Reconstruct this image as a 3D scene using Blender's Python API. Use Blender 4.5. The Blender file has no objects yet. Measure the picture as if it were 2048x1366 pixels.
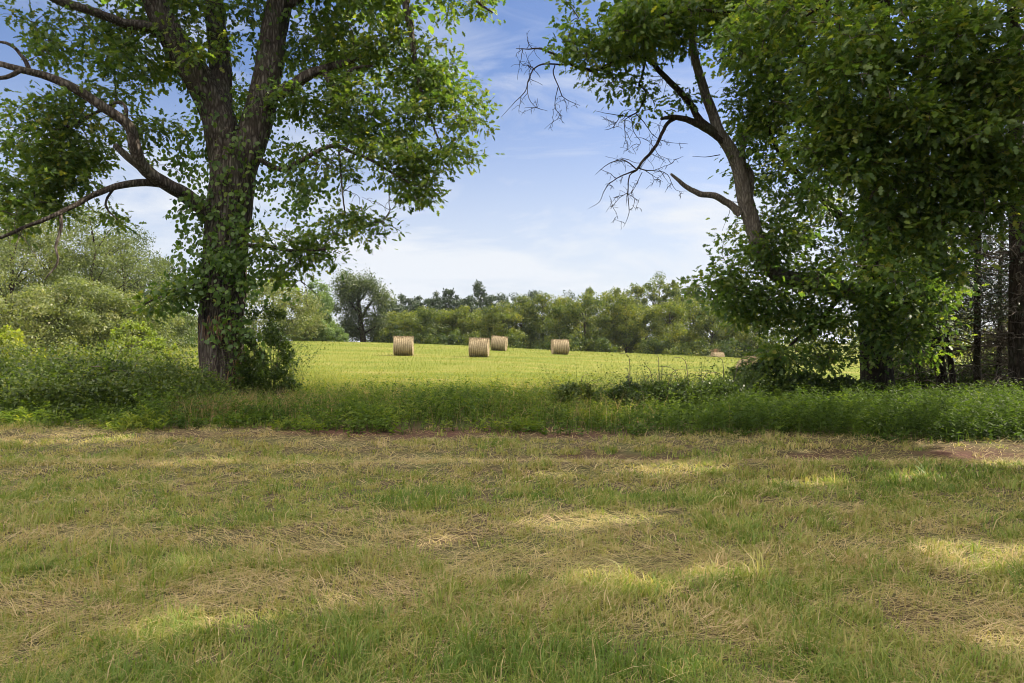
import bpy, math
import numpy as np
from math import radians, sin, cos, pi

SC = bpy.context.scene
COL = SC.collection
R = np.random.default_rng(11)

# ------------------------------------------------------------------ camera, sky, sun, exposure
CAM_H, F = 1.6, 1480.0                      # eye height (m); focal length in photo pixels (2048 wide)
cam = bpy.data.cameras.new('camera')
cam.sensor_width = 36.0
cam.lens = 36.0 * F / 2048.0
cam.clip_start, cam.clip_end = 0.05, 3000
cam_o = bpy.data.objects.new('camera', cam)
COL.objects.link(cam_o)
cam_o.location = (0, 0, CAM_H)
cam_o.rotation_euler = (radians(90), 0, 0)
SC.camera = cam_o

SUN_EL, SUN_AZ = 42.0, 15.0                 # azimuth counted from +X (right of the camera) towards +Y (ahead)
SDIR = np.array([cos(radians(SUN_EL)) * cos(radians(SUN_AZ)), cos(radians(SUN_EL)) * sin(radians(SUN_AZ)), sin(radians(SUN_EL))])

world = bpy.data.worlds.new("World")
SC.world = world
world.use_nodes = True
wn, wl = world.node_tree.nodes, world.node_tree.links
wn.clear()
w_out = wn.new('ShaderNodeOutputWorld')
w_bg = wn.new('ShaderNodeBackground')
w_bg.inputs['Strength'].default_value = 0.10
w_sky = wn.new('ShaderNodeTexSky')
w_sky.sky_type = 'NISHITA'
w_sky.sun_disc = False
w_sky.sun_elevation = radians(SUN_EL)
w_sky.sun_rotation = radians(90.0 - SUN_AZ)
w_sky.air_density, w_sky.dust_density, w_sky.ozone_density = 1.0, 1.2, 3.0
w_tc = wn.new('ShaderNodeTexCoord')
w_sep = wn.new('ShaderNodeSeparateXYZ')
wl.new(w_tc.outputs['Generated'], w_sep.inputs[0])
# thin high cloud: stretched noise, denser in a low bank above the field
w_map = wn.new('ShaderNodeMapping')
w_map.inputs['Scale'].default_value = (1.6, 1.6, 6.5)
w_map.inputs['Rotation'].default_value = (0.0, 0.30, 0.0)
wl.new(w_tc.outputs['Generated'], w_map.inputs[0])
w_no = wn.new('ShaderNodeTexNoise')
w_no.inputs['Scale'].default_value = 2.2
w_no.inputs['Detail'].default_value = 7
w_no.inputs['Roughness'].default_value = 0.58
w_no.inputs['Distortion'].default_value = 0.6
wl.new(w_map.outputs[0], w_no.inputs['Vector'])
w_r1 = wn.new('ShaderNodeMapRange')
w_r1.inputs['From Min'].default_value, w_r1.inputs['From Max'].default_value = 0.47, 0.76
w_r1.inputs['To Max'].default_value = 0.75
wl.new(w_no.outputs[0], w_r1.inputs['Value'])
w_low = wn.new('ShaderNodeMapRange')       # the bank near the horizon
w_low.interpolation_type = 'SMOOTHSTEP'
w_low.inputs['From Min'].default_value, w_low.inputs['From Max'].default_value = 0.36, 0.03
w_low.inputs['To Max'].default_value = 0.78
wl.new(w_sep.outputs['Z'], w_low.inputs['Value'])
w_max = wn.new('ShaderNodeMath'); w_max.operation = 'ADD'; w_max.use_clamp = True
w_fr = wn.new('ShaderNodeMapRange'); w_fr.interpolation_type = 'SMOOTHSTEP'      # bank kept ahead only, so the unseen sky behind fills the shade less
w_fr.inputs['From Min'].default_value, w_fr.inputs['From Max'].default_value = -0.05, 0.55
wl.new(w_sep.outputs['Y'], w_fr.inputs['Value'])
w_lf = wn.new('ShaderNodeMath'); w_lf.operation = 'MULTIPLY'
wl.new(w_low.outputs[0], w_lf.inputs[0]); wl.new(w_fr.outputs[0], w_lf.inputs[1])
wl.new(w_r1.outputs[0], w_max.inputs[0]); wl.new(w_lf.outputs[0], w_max.inputs[1])
w_tint = wn.new('ShaderNodeMix'); w_tint.data_type = 'RGBA'; w_tint.blend_type = 'MULTIPLY'
w_tint.inputs['Factor'].default_value = 1.0
w_tint.inputs['B'].default_value = (0.53, 0.535, 0.63, 1)
wl.new(w_sky.outputs[0], w_tint.inputs['A'])
w_mix = wn.new('ShaderNodeMix'); w_mix.data_type = 'RGBA'
w_mix.inputs['B'].default_value = (3.25, 3.4, 3.65, 1)
wl.new(w_max.outputs[0], w_mix.inputs['Factor'])
wl.new(w_tint.outputs['Result'], w_mix.inputs['A'])
# added unseen bright cloud high overhead, left and behind the camera, filling the shade
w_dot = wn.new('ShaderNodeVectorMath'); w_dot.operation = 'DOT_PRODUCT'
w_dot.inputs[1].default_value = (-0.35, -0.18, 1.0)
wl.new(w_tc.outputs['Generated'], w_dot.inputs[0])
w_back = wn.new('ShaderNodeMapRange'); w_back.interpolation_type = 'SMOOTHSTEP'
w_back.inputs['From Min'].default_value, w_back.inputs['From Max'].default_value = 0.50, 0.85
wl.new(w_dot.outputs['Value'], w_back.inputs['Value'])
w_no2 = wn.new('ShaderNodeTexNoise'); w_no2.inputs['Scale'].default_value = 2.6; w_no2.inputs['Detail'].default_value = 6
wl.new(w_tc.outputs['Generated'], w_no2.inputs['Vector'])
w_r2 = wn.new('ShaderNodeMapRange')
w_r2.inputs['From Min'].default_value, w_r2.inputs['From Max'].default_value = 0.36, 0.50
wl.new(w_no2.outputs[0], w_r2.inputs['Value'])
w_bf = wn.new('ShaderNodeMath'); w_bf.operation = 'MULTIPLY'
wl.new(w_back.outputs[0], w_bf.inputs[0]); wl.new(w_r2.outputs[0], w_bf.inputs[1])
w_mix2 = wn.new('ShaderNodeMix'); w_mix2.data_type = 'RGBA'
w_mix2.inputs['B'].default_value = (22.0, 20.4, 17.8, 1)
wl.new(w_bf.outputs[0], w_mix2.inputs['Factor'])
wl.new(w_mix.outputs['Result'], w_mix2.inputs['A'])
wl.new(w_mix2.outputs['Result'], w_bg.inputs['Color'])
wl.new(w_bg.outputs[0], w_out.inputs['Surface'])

sun = bpy.data.lights.new('sun', 'SUN')
sun.energy = 5.0
sun.angle = radians(0.5)
sun.color = (1.0, 0.90, 0.72)
sun_o = bpy.data.objects.new('sun', sun)
COL.objects.link(sun_o)
from mathutils import Vector
sun_o.rotation_euler = Vector(SDIR).to_track_quat('Z', 'Y').to_euler()
sun_o.location = (30, 8, 30)

SC.view_settings.view_transform = 'Standard'
SC.view_settings.look = 'None'
SC.view_settings.gamma = 1.0
SC.view_settings.use_curve_mapping = False
SC.view_settings.exposure = 1.4
HAZE = 0.00010                               # even density of the air
cy = SC.cycles
cy.max_bounces = 8
cy.diffuse_bounces = 4
cy.glossy_bounces = 2
cy.transmission_bounces = 4
cy.volume_bounces = 0
cy.caustics_reflective = cy.caustics_refractive = False
cy.sample_clamp_indirect = 6.0
cy.pixel_filter_type = 'BLACKMAN_HARRIS'
cy.filter_width = 1.0
cy.use_denoising = True
cy.denoiser = 'OPENIMAGEDENOISE'
cy.denoising_input_passes = 'RGB_ALBEDO_NORMAL'
cy.denoising_prefilter = 'ACCURATE'

# ------------------------------------------------------------------ helpers
def link(o, parent=None):
    COL.objects.link(o)
    if parent is not None:
        o.parent = parent
        o.location = -np.array(parent.location) if parent.type == 'EMPTY' else (0, 0, 0)
    return o

def mesh_from(name, V, faces, mat, tint=None, smooth=False):
    """faces: list of int arrays (n,3) / (n,4); world coordinates; tint: one float per vertex."""
    V = np.asarray(V, np.float32)
    me = bpy.data.meshes.new(name)
    me.vertices.add(len(V))
    me.vertices.foreach_set('co', V.ravel())
    faces = [np.asarray(f, np.int32) for f in faces if len(f)]
    loops = np.concatenate([f.ravel() for f in faces])
    tot = np.concatenate([np.full(len(f), f.shape[1], np.int32) for f in faces])
    start = np.concatenate([[0], np.cumsum(tot)[:-1]]).astype(np.int32)
    me.loops.add(len(loops))
    me.loops.foreach_set('vertex_index', loops)
    me.polygons.add(len(tot))
    me.polygons.foreach_set('loop_start', start)
    me.polygons.foreach_set('loop_total', tot)
    if smooth:
        me.polygons.foreach_set('use_smooth', np.ones(len(tot), bool))
    if tint is not None:
        a = me.attributes.new('tint', 'FLOAT', 'POINT')
        a.data.foreach_set('value', np.asarray(tint, np.float32))
    me.materials.append(mat)
    me.update(calc_edges=True)
    return me

def crown_part(root, leaf, twig, mat, tmat='twig', name='crown'):
    V, f, t = leaf.get(); V2, f2, t2 = twig.get()
    n1 = sum(len(x) for x in f)
    f2 = [x + len(V) for x in f2]
    o = part(name, root, np.concatenate([V, V2]), f + f2, mat, np.concatenate([t, t2]))
    o.data.materials.append(M[tmat])
    idx = np.zeros(len(o.data.polygons), np.int32); idx[n1:] = 1
    o.data.polygons.foreach_set('material_index', idx)
    return o

def thing(name, loc, label, cat, group=None):
    o = bpy.data.objects.new(name, None)
    o.empty_display_size = 0.3
    o.location = [float(c) for c in loc]
    COL.objects.link(o)
    tag(o, label, cat, group)
    return o

def tag(o, label=None, cat=None, group=None, kind=None):
    if label: o['label'] = label
    if cat: o['category'] = cat
    if group: o['group'] = group
    if kind: o['kind'] = kind
    return o

def part(name, root, V, faces, mat, tint=None, smooth=False):
    """mesh in world coordinates, stored relative to its root's base (roots are never rotated while building)"""
    off = np.array(root.location)
    return_o = bpy.data.objects.new(name, mesh_from(name, np.asarray(V) - off, faces, mat, tint, smooth))
    COL.objects.link(return_o)
    return_o.parent = root
    return return_o

def lone(name, V, faces, mat, tint=None, smooth=False):
    o = bpy.data.objects.new(name, mesh_from(name, V, faces, mat, tint, smooth))
    COL.objects.link(o)
    return o

def copy_thing(root, loc, rz, sc, label, group=None):
    r = root.copy(); COL.objects.link(r)
    r.location = loc; r.rotation_euler = (0, 0, rz); r.scale = sc
    r['label'] = label
    if group: r['group'] = group
    for ch in root.children:
        c = ch.copy(); COL.objects.link(c); c.parent = r
    return r

class Acc:
    """collects geometry for one mesh"""
    def __init__(s): s.V, s.T, s.Q, s.t, s.n = [], [], [], [], 0
    def add(s, V, tris=None, quads=None, tint=0.5):
        V = np.asarray(V, np.float32).reshape(-1, 3)
        if tris is not None and len(tris): s.T.append(np.asarray(tris).reshape(-1, 3) + s.n)
        if quads is not None and len(quads): s.Q.append(np.asarray(quads).reshape(-1, 4) + s.n)
        s.V.append(V)
        s.t.append(np.broadcast_to(np.asarray(tint, np.float32), (len(V),)))
        s.n += len(V)
    def get(s):
        f = []
        if s.T: f.append(np.concatenate(s.T))
        if s.Q: f.append(np.concatenate(s.Q))
        return np.concatenate(s.V), f, np.concatenate(s.t)

def unit(a):
    return a / np.maximum(np.linalg.norm(a, axis=-1, keepdims=True), 1e-9)

# value noise -------------------------------------------------------
_perm = np.random.default_rng(5).random((256, 256))
def vnoise(x, y):
    xi, yi = np.floor(x).astype(int), np.floor(y).astype(int)
    fx, fy = x - xi, y - yi
    fx, fy = fx * fx * (3 - 2 * fx), fy * fy * (3 - 2 * fy)
    a = _perm[xi % 256, yi % 256]; b = _perm[(xi + 1) % 256, yi % 256]
    c = _perm[xi % 256, (yi + 1) % 256]; d = _perm[(xi + 1) % 256, (yi + 1) % 256]
    return (a * (1 - fx) + b * fx) * (1 - fy) + (c * (1 - fx) + d * fx) * fy
def fbm(x, y, o=4):
    s, a, t = 0, 0.5, 0
    for k in range(o):
        s = s + a * vnoise(x * 2 ** k + 17.3 * k, y * 2 ** k + 9.1 * k); t += a; a *= 0.5
    return s / t

# terrain ------------------------------------------------------------
def gsmooth(tab, sg):
    k = np.exp(-0.5 * (np.arange(-3 * sg, 3 * sg + 1) / sg) ** 2); k /= k.sum()
    return np.convolve(np.pad(tab, 3 * sg, mode='edge'), k, mode='valid')
_zx = np.arange(-500, 501)
_zr = gsmooth(np.interp(_zx, [-200, -80, -44, -27, -15, -4.8, 6.7, 15.8, 24, 60, 200],
                             [-1.0, 0.6, 1.25, 1.72, 1.45, 1.08, 0.42, 0.12, -0.3, -1.5, -3.0]), 3)
_sy = np.arange(-100, 900)
_ss = gsmooth(np.interp(_sy, [22, 35, 45, 58, 70, 78, 85, 92, 100, 115, 140, 200],
                             [0, .08, .2, .4, .68, .88, .98, 1.0, .93, .7, .45, .3]), 2)
def sstep(a, b, x):
    t = np.clip((x - a) / (b - a), 0, 1)
    return t * t * (3 - 2 * t)
def hgt(X, Y):
    X = np.asarray(X, float); Y = np.asarray(Y, float)
    z = np.interp(X, _zx, _zr) * np.interp(Y, _sy, _ss) - 1.2 * sstep(93, 128, Y)
    z = z - 0.062 * np.clip(X, 0, 26) * np.exp(-((Y - 43) / 13.0) ** 2)
    near = 1 - sstep(18, 26, Y)
    z = z + near * (0.05 * (fbm(X * 0.5 + 40, Y * 1.1 + 7, 3) - 0.5)
                    + 0.05 * np.exp(-((Y - 9.3 - 0.1 * np.sin(X)) / 0.45) ** 2) - 0.05 * np.exp(-((Y - 10.3) / 0.5) ** 2))
    return z
def px(x, y, d):
    """point seen at photo pixel (x, y) at distance d ahead"""
    return np.array([(x - 1024) / F * d, d, CAM_H + (683 - y) / F * d])
def pxs(L):
    L = np.asarray(L, float)
    return np.stack([(L[:, 0] - 1024) / F * L[:, 2], L[:, 2], CAM_H + (683 - L[:, 1]) / F * L[:, 2]], 1), L[:, 3]

# gaps in the crowns towards the sun over these patches of turf: (x, y) photo pixels on the ground, radius
SPOTS = [(1190, 1048, .30), (1110, 1046, .18), (1250, 1046, .25), (400, 930, .30), (1110, 955, .16), (1350, 945, .32), (1410, 945, .2),
         (1620, 975, .32), (1840, 966, .26), (1990, 900, .45), (1200, 1166, .16), (1290, 1185, .15), (1450, 1150, .15),
         (370, 1250, .12), (330, 1275, .10), (1915, 1100, .2), (1975, 1135, .15), (2030, 940, .3), (1880, 890, .2),
         (20, 850, .45), (160, 868, .35), (230, 880, .3), (2010, 1105, .15), (560, 940, .2), (620, 800, .5), (470, 800, .4), (1380,1350,.08), (2020,1290,.1)]
_rs = np.random.default_rng(8)
for _ in range(26):                                  # and a scatter of small flecks
    SPOTS.append((_rs.uniform(0, 2048), 683 + CAM_H * F / _rs.uniform(3.7, 12), _rs.uniform(.03, .12)))
_sp = []
for (sx, sy, sr) in SPOTS:
    d = CAM_H * F / (sy - 683)
    _sp.append(((sx - 1024) / F * d, d, 0.05, sr))
def lit_gap(P, grow=1.0):
    """True where a leaf at P stands between one of the sun spots and the sun"""
    m = np.zeros(len(P), bool)
    for (x, y, z, r) in _sp:
        v = P - np.array([x, y, z])
        t = v @ SDIR
        q = np.linalg.norm(v - t[:, None] * SDIR, axis=1)
        m |= (q < r * grow * .9 + 0.09) & (t > 1.5)
    return m

# ------------------------------------------------------------------ materials
def new_mat(name):
    m = bpy.data.materials.new(name)
    m.use_nodes = True
    m.node_tree.nodes.clear()
    return m, m.node_tree.nodes, m.node_tree.links
def ramp(n, stops):
    r = n.new('ShaderNodeValToRGB')
    e = r.color_ramp.elements
    while len(e) < len(stops): e.new(0.5)
    for k, (p, c) in enumerate(stops):
        e[k].position = p; e[k].color = (*c, 1)
    return r
def leaf_mat(name, cols, transl=0.35, rough=0.5, spec=0.35, tcol=(1.25, 1.25, 0.55)):
    m, n, l = new_mat(name)
    o = n.new('ShaderNodeOutputMaterial')
    at = n.new('ShaderNodeAttribute'); at.attribute_name = 'tint'
    rp = ramp(n, [(i / (len(cols) - 1), c) for i, c in enumerate(cols)])
    l.new(at.outputs['Fac'], rp.inputs[0])
    p = n.new('ShaderNodeBsdfPrincipled')
    p.inputs['Roughness'].default_value = rough
    p.inputs['Specular IOR Level'].default_value = spec
    l.new(rp.outputs[0], p.inputs['Base Color'])
    t = n.new('ShaderNodeBsdfTranslucent')
    mu = n.new('ShaderNodeMix'); mu.data_type = 'RGBA'; mu.blend_type = 'MULTIPLY'; mu.inputs['Factor'].default_value = 1
    l.new(rp.outputs[0], mu.inputs['A']); mu.inputs['B'].default_value = (*[c * 1.9 for c in tcol], 1)
    l.new(mu.outputs['Result'], t.inputs['Color'])
    mx = n.new('ShaderNodeMixShader'); mx.inputs[0].default_value = transl
    l.new(p.outputs[0], mx.inputs[1]); l.new(t.outputs[0], mx.inputs[2])
    l.new(mx.outputs[0], o.inputs['Surface'])
    return m
def bark_mat(name, c1, c2, c3, scale=14.0, bump=0.7, stretch=0.22):
    m, n, l = new_mat(name)
    o = n.new('ShaderNodeOutputMaterial')
    g = n.new('ShaderNodeNewGeometry')
    mp = n.new('ShaderNodeMapping'); mp.inputs['Scale'].default_value = (1, 1, stretch)
    l.new(g.outputs['Position'], mp.inputs[0])
    no = n.new('ShaderNodeTexNoise'); no.inputs['Scale'].default_value = scale * 0.5; no.inputs['Detail'].default_value = 8
    no.inputs['Roughness'].default_value = 0.65
    l.new(mp.outputs[0], no.inputs['Vector'])
    vo = n.new('ShaderNodeTexVoronoi'); vo.feature = 'DISTANCE_TO_EDGE'; vo.inputs['Scale'].default_value = scale
    ad = n.new('ShaderNodeVectorMath'); ad.operation = 'MULTIPLY_ADD'
    l.new(no.outputs['Color'], ad.inputs[0]); ad.inputs[1].default_value = (0.10, 0.10, 0.16); l.new(mp.outputs[0], ad.inputs[2])
    l.new(ad.outputs[0], vo.inputs['Vector'])
    mr = n.new('ShaderNodeMapRange'); mr.inputs['From Max'].default_value = 0.32
    l.new(vo.outputs['Distance'], mr.inputs['Value'])
    big = n.new('ShaderNodeTexNoise'); big.inputs['Scale'].default_value = 1.7; big.inputs['Detail'].default_value = 4
    l.new(g.outputs['Position'], big.inputs['Vector'])
    mixv = n.new('ShaderNodeMath'); mixv.operation = 'MULTIPLY_ADD'
    l.new(mr.outputs[0], mixv.inputs[0]); mixv.inputs[1].default_value = 0.45
    mm = n.new('ShaderNodeMath'); mm.operation = 'MULTIPLY'; l.new(no.outputs[0], mm.inputs[0]); mm.inputs[1].default_value = 0.75
    l.new(mm.outputs[0], mixv.inputs[2])
    rp = ramp(n, [(0.25, c1), (0.55, c2), (0.9, c3)])
    l.new(mixv.outputs[0], rp.inputs[0])
    mo = n.new('ShaderNodeMix'); mo.data_type = 'RGBA'
    r2 = n.new('ShaderNodeMapRange'); r2.inputs['From Min'].default_value, r2.inputs['From Max'].default_value = 0.5, 0.75
    r2.inputs['To Max'].default_value = 0.35
    l.new(big.outputs[0], r2.inputs['Value']); l.new(r2.outputs[0], mo.inputs['Factor'])
    l.new(rp.outputs[0], mo.inputs['A']); mo.inputs['B'].default_value = (0.06, 0.075, 0.035, 1)
    p = n.new('ShaderNodeBsdfPrincipled'); p.inputs['Roughness'].default_value = 0.9; p.inputs['Specular IOR Level'].default_value = 0.15
    l.new(mo.outputs['Result'], p.inputs['Base Color'])
    b = n.new('ShaderNodeBump'); b.inputs['Strength'].default_value = bump; b.inputs['Distance'].default_value = 0.06
    l.new(mixv.outputs[0], b.inputs['Height']); l.new(b.outputs[0], p.inputs['Normal'])
    l.new(p.outputs[0], o.inputs['Surface'])
    return m

M = {}
M['oak_leaf'] = leaf_mat('oak_leaf', [(.026, .054, .015), (.044, .084, .019), (.068, .112, .021), (.102, .142, .024), (.16, .165, .032)], 0.48)
M['oak_leaf_far'] = leaf_mat('oak_leaf_far', [(.030, .045, .02), (.052, .073, .024), (.080, .10, .034), (.12, .13, .06)], 0.35)
M['grove_leaf'] = leaf_mat('grove_leaf', [(.045, .062, .020), (.082, .105, .032), (.125, .14, .05), (.175, .17, .085)], 0.38)
M['wood_leaf'] = leaf_mat('wood_leaf', [(.014, .030, .008), (.036, .056, .009), (.080, .098, .011), (.135, .135, .016)], 0.45)
M['cedar_leaf'] = leaf_mat('cedar_leaf', [(.014, .028, .012), (.022, .040, .016), (.035, .052, .02)], 0.15)
M['pale_leaf'] = leaf_mat('pale_leaf', [(.06, .10, .035), (.09, .14, .045), (.13, .17, .06)], 0.35)
M['lime_leaf'] = leaf_mat('lime_leaf', [(.07, .105, .016), (.115, .155, .022), (.19, .20, .03)], 0.42)
M['bramble_leaf'] = leaf_mat('bramble_leaf', [(.022, .038, .010), (.040, .066, .013), (.075, .10, .018), (.13, .13, .028)], 0.42)
M['weed_leaf'] = leaf_mat('weed_leaf', [(.020, .038, .009), (.040, .070, .012), (.078, .115, .017), (.13, .145, .025)], 0.40, 0.65, 0.18)
M['weed_painted_lit'] = leaf_mat('weed_painted_lit', [(.045, .075, .010), (.08, .11, .014), (.12, .13, .020), (.16, .15, .035)], 0.45)  # lighter weed leaf with the sunlight put into its colour
M['vine_leaf'] = leaf_mat('vine_leaf', [(.030, .065, .014), (.050, .095, .018), (.08, .13, .022), (.13, .17, .03)], 0.40)
M['grass'] = leaf_mat('grass', [(.074, .122, .018), (.140, .175, .034), (.225, .205, .068), (.30, .23, .125), (.40, .31, .20)], 0.35, 0.6, 0.25, (1.1, 1.1, 0.7))
M['field_grass'] = leaf_mat('field_grass', [(.058, .086, .009), (.092, .114, .012), (.128, .127, .024), (.175, .142, .05)], 0.35, 0.6, 0.2, (1.1, 1.1, 0.6))
M['dry_grass'] = leaf_mat('dry_grass', [(.16, .13, .06), (.26, .19, .09), (.34, .26, .14)], 0.3, 0.7, 0.2, (1.1, 1.0, 0.8))
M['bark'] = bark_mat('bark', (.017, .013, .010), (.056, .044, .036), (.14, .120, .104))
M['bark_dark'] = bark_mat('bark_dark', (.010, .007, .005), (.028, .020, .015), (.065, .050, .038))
M['bark_grey'] = bark_mat('bark_grey', (.05, .042, .035), (.13, .11, .095), (.22, .195, .17), 20)
M['twig'] = bark_mat('twig', (.04, .03, .024), (.08, .064, .05), (.13, .11, .09), 20, 0.3)
M['root'] = bark_mat('root', (.10, .055, .03), (.22, .13, .075), (.33, .21, .13), 30, 0.5)

def simple_tint(name, cols, rough=0.8):
    m, n, l = new_mat(name)
    o = n.new('ShaderNodeOutputMaterial')
    at = n.new('ShaderNodeAttribute'); at.attribute_name = 'tint'
    rp = ramp(n, [(i / (len(cols) - 1), c) for i, c in enumerate(cols)])
    l.new(at.outputs['Fac'], rp.inputs[0])
    no = n.new('ShaderNodeTexNoise'); no.inputs['Scale'].default_value = 9; no.inputs['Detail'].default_value = 6
    g = n.new('ShaderNodeNewGeometry'); l.new(g.outputs['Position'], no.inputs['Vector'])
    mr = n.new('ShaderNodeMapRange'); mr.inputs['To Min'].default_value, mr.inputs['To Max'].default_value = 0.6, 1.4
    l.new(no.outputs[0], mr.inputs['Value'])
    mu = n.new('ShaderNodeMix'); mu.data_type = 'RGBA'; mu.blend_type = 'MULTIPLY'; mu.inputs['Factor'].default_value = 1
    l.new(rp.outputs[0], mu.inputs['A']); l.new(mr.outputs[0], mu.inputs['B'])
    p = n.new('ShaderNodeBsdfPrincipled'); p.inputs['Roughness'].default_value = rough; p.inputs['Specular IOR Level'].default_value = 0.2
    l.new(mu.outputs['Result'], p.inputs['Base Color'])
    b = n.new('ShaderNodeBump'); b.inputs['Strength'].default_value = 0.5; b.inputs['Distance'].default_value = 0.03
    l.new(no.outputs[0], b.inputs['Height']); l.new(b.outputs[0], p.inputs['Normal'])
    l.new(p.outputs[0], o.inputs['Surface'])
    return m
M['hay'] = simple_tint('hay', [(.085, .063, .036), (.185, .142, .083), (.27, .212, .130), (.37, .305, .20)])

# ground: mown turf with thatch and bare red soil near, bright mown hayfield beyond the verge
def ground_mat():
    m, n, l = new_mat('ground')
    o = n.new('ShaderNodeOutputMaterial')
    g = n.new('ShaderNodeNewGeometry')
    sp = n.new('ShaderNodeSeparateXYZ'); l.new(g.outputs['Position'], sp.inputs[0])
    def noise(scale, det=6, rough=0.6, sc=(1, 1, 1), rot=0.0):
        mp = n.new('ShaderNodeMapping'); mp.inputs['Scale'].default_value = sc; mp.inputs['Rotation'].default_value = (0, 0, rot)
        l.new(g.outputs['Position'], mp.inputs[0])
        t = n.new('ShaderNodeTexNoise'); t.inputs['Scale'].default_value = scale; t.inputs['Detail'].default_value = det
        t.inputs['Roughness'].default_value = rough
        l.new(mp.outputs[0], t.inputs['Vector'])
        return t
    def mix(f, a, b, mode='MIX'):
        x = n.new('ShaderNodeMix'); x.data_type = 'RGBA'; x.blend_type = mode
        for k, v in (('Factor', f), ('A', a), ('B', b)):
            if hasattr(v, 'is_linked') or hasattr(v, 'links'): l.new(v, x.inputs[k])
            elif isinstance(v, tuple): x.inputs[k].default_value = (*v, 1)
            else: x.inputs[k].default_value = v
        return x.outputs['Result']
    def rng(src, a, b, c=0, d=1):
        x = n.new('ShaderNodeMapRange'); x.inputs['From Min'].default_value = a; x.inputs['From Max'].default_value = b
        x.inputs['To Min'].default_value = c; x.inputs['To Max'].default_value = d
        l.new(src, x.inputs['Value']); return x.outputs[0]
    at = n.new('ShaderNodeAttribute'); at.attribute_name = 'tint'          # bare-soil map of the turf
    n1, n2, n3 = noise(1.3), noise(26, 8, 0.7), noise(90, 4, 0.7, (1, 2.2, 1))
    th = ramp(n, [(0.30, (.026, .019, .012)), (0.5, (.06, .046, .027)), (0.68, (.12, .095, .055))])
    l.new(n2.outputs[0], th.inputs[0])
    soil = ramp(n, [(0.3, (.030, .016, .012)), (0.55, (.080, .040, .030)), (0.75, (.14, .080, .060))])
    l.new(n2.outputs[0], soil.inputs[0])
    grn = ramp(n, [(0.35, (.04, .055, .018)), (0.65, (.10, .12, .035))])
    l.new(n3.outputs[0], grn.inputs[0])
    near = mix(rng(n1.outputs[0], 0.42, 0.62, 0, 0.6), th.outputs[0], grn.outputs[0])
    near = mix(at.outputs['Fac'], near, soil.outputs[0])
    # hayfield
    f1 = noise(0.10, 5, 0.6, (1, 3.2, 1), 0.42)          # mowing swaths
    f2 = noise(5.0, 6, 0.7, (1, 1.8, 1), 0.2)
    f3 = noise(0.35, 3, 0.5)
    fr = ramp(n, [(0.34, (.052, .076, .009)), (0.46, (.084, .104, .012)), (0.57, (.122, .122, .024)), (0.68, (.172, .14, .054))])
    av = n.new('ShaderNodeMath'); av.operation = 'MULTIPLY_ADD'; l.new(f1.outputs[0], av.inputs[0]); av.inputs[1].default_value = 0.55
    a2 = n.new('ShaderNodeMath'); a2.operation = 'MULTIPLY'; l.new(f2.outputs[0], a2.inputs[0]); a2.inputs[1].default_value = 0.45
    l.new(a2.outputs[0], av.inputs[2])
    l.new(av.outputs[0], fr.inputs[0])
    wv = n.new('ShaderNodeTexWave'); wv.inputs['Scale'].default_value = 0.30; wv.inputs['Distortion'].default_value = 2.0; wv.inputs['Detail'].default_value = 3
    wm = n.new('ShaderNodeMapping'); wm.inputs['Rotation'].default_value = (0, 0, 1.27)
    l.new(g.outputs['Position'], wm.inputs[0]); l.new(wm.outputs[0], wv.inputs['Vector'])
    w2 = n.new('ShaderNodeMath'); w2.operation = 'MULTIPLY_ADD'; l.new(wv.outputs['Fac'], w2.inputs[0]); w2.inputs[1].default_value = 0.16
    w3 = n.new('ShaderNodeMath'); w3.operation = 'SUBTRACT'; l.new(av.outputs[0], w3.inputs[0]); w3.inputs[1].default_value = 0.08
    l.new(w3.outputs[0], w2.inputs[2]); l.new(w2.outputs[0], fr.inputs[0])
    field = mix(rng(f3.outputs[0], 0.55, 0.75, 0, 0.4), fr.outputs[0], (.10, .125, .012))
    c = mix(rng(sp.outputs['Y'], 15, 21), near, field)
    p = n.new('ShaderNodeBsdfPrincipled'); p.inputs['Roughness'].default_value = 0.95; p.inputs['Specular IOR Level'].default_value = 0.1
    l.new(c, p.inputs['Base Color'])
    b = n.new('ShaderNodeBump'); b.inputs['Strength'].default_value = 0.8; b.inputs['Distance'].default_value = 0.03
    l.new(n2.outputs[0], b.inputs['Height']); l.new(b.outputs[0], p.inputs['Normal'])
    l.new(p.outputs[0], o.inputs['Surface'])
    return m
M['ground'] = ground_mat()

# dryness / soil maps of the near turf (0 green .. 1 dry), world coordinates
def dry_map(X, Y):
    d = 0.36 + 0.9 * (fbm(X * 0.42 + 3, Y * 0.8 + 11, 3) - 0.5) + 0.5 * (fbm(X * 2.2, Y * 2.4 + 5, 3) - 0.5)
    g = lambda c, w, a: a * np.exp(-((Y - c) / w) ** 2)
    yl = Y + 0.04 * X
    d = d + 0.42 * np.exp(-((yl - 12.3) / 1.5) ** 2) + g(9.9, 0.9, 0.22) - g(8.0, 0.8, 0.16)
    d = d + 0.42 * np.exp(-((Y - 5.25 - 0.02 * X) / 0.30) ** 2) * sstep(-1.2, 0.4, X) + 0.35 * np.exp(-((Y - 5.8) / .4) ** 2 - ((X + 2.6) / 1.9) ** 2)
    d = d + 0.25 * np.exp(-((Y - 4.3) / .35) ** 2 - ((X - 0.4) / 1.2) ** 2) + 0.2 * np.exp(-((Y - 4.5) / .5) ** 2 - ((X + 2.6) / .9) ** 2)
    d = d - g(3.55, 0.35, 0.22)
    return d
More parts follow.
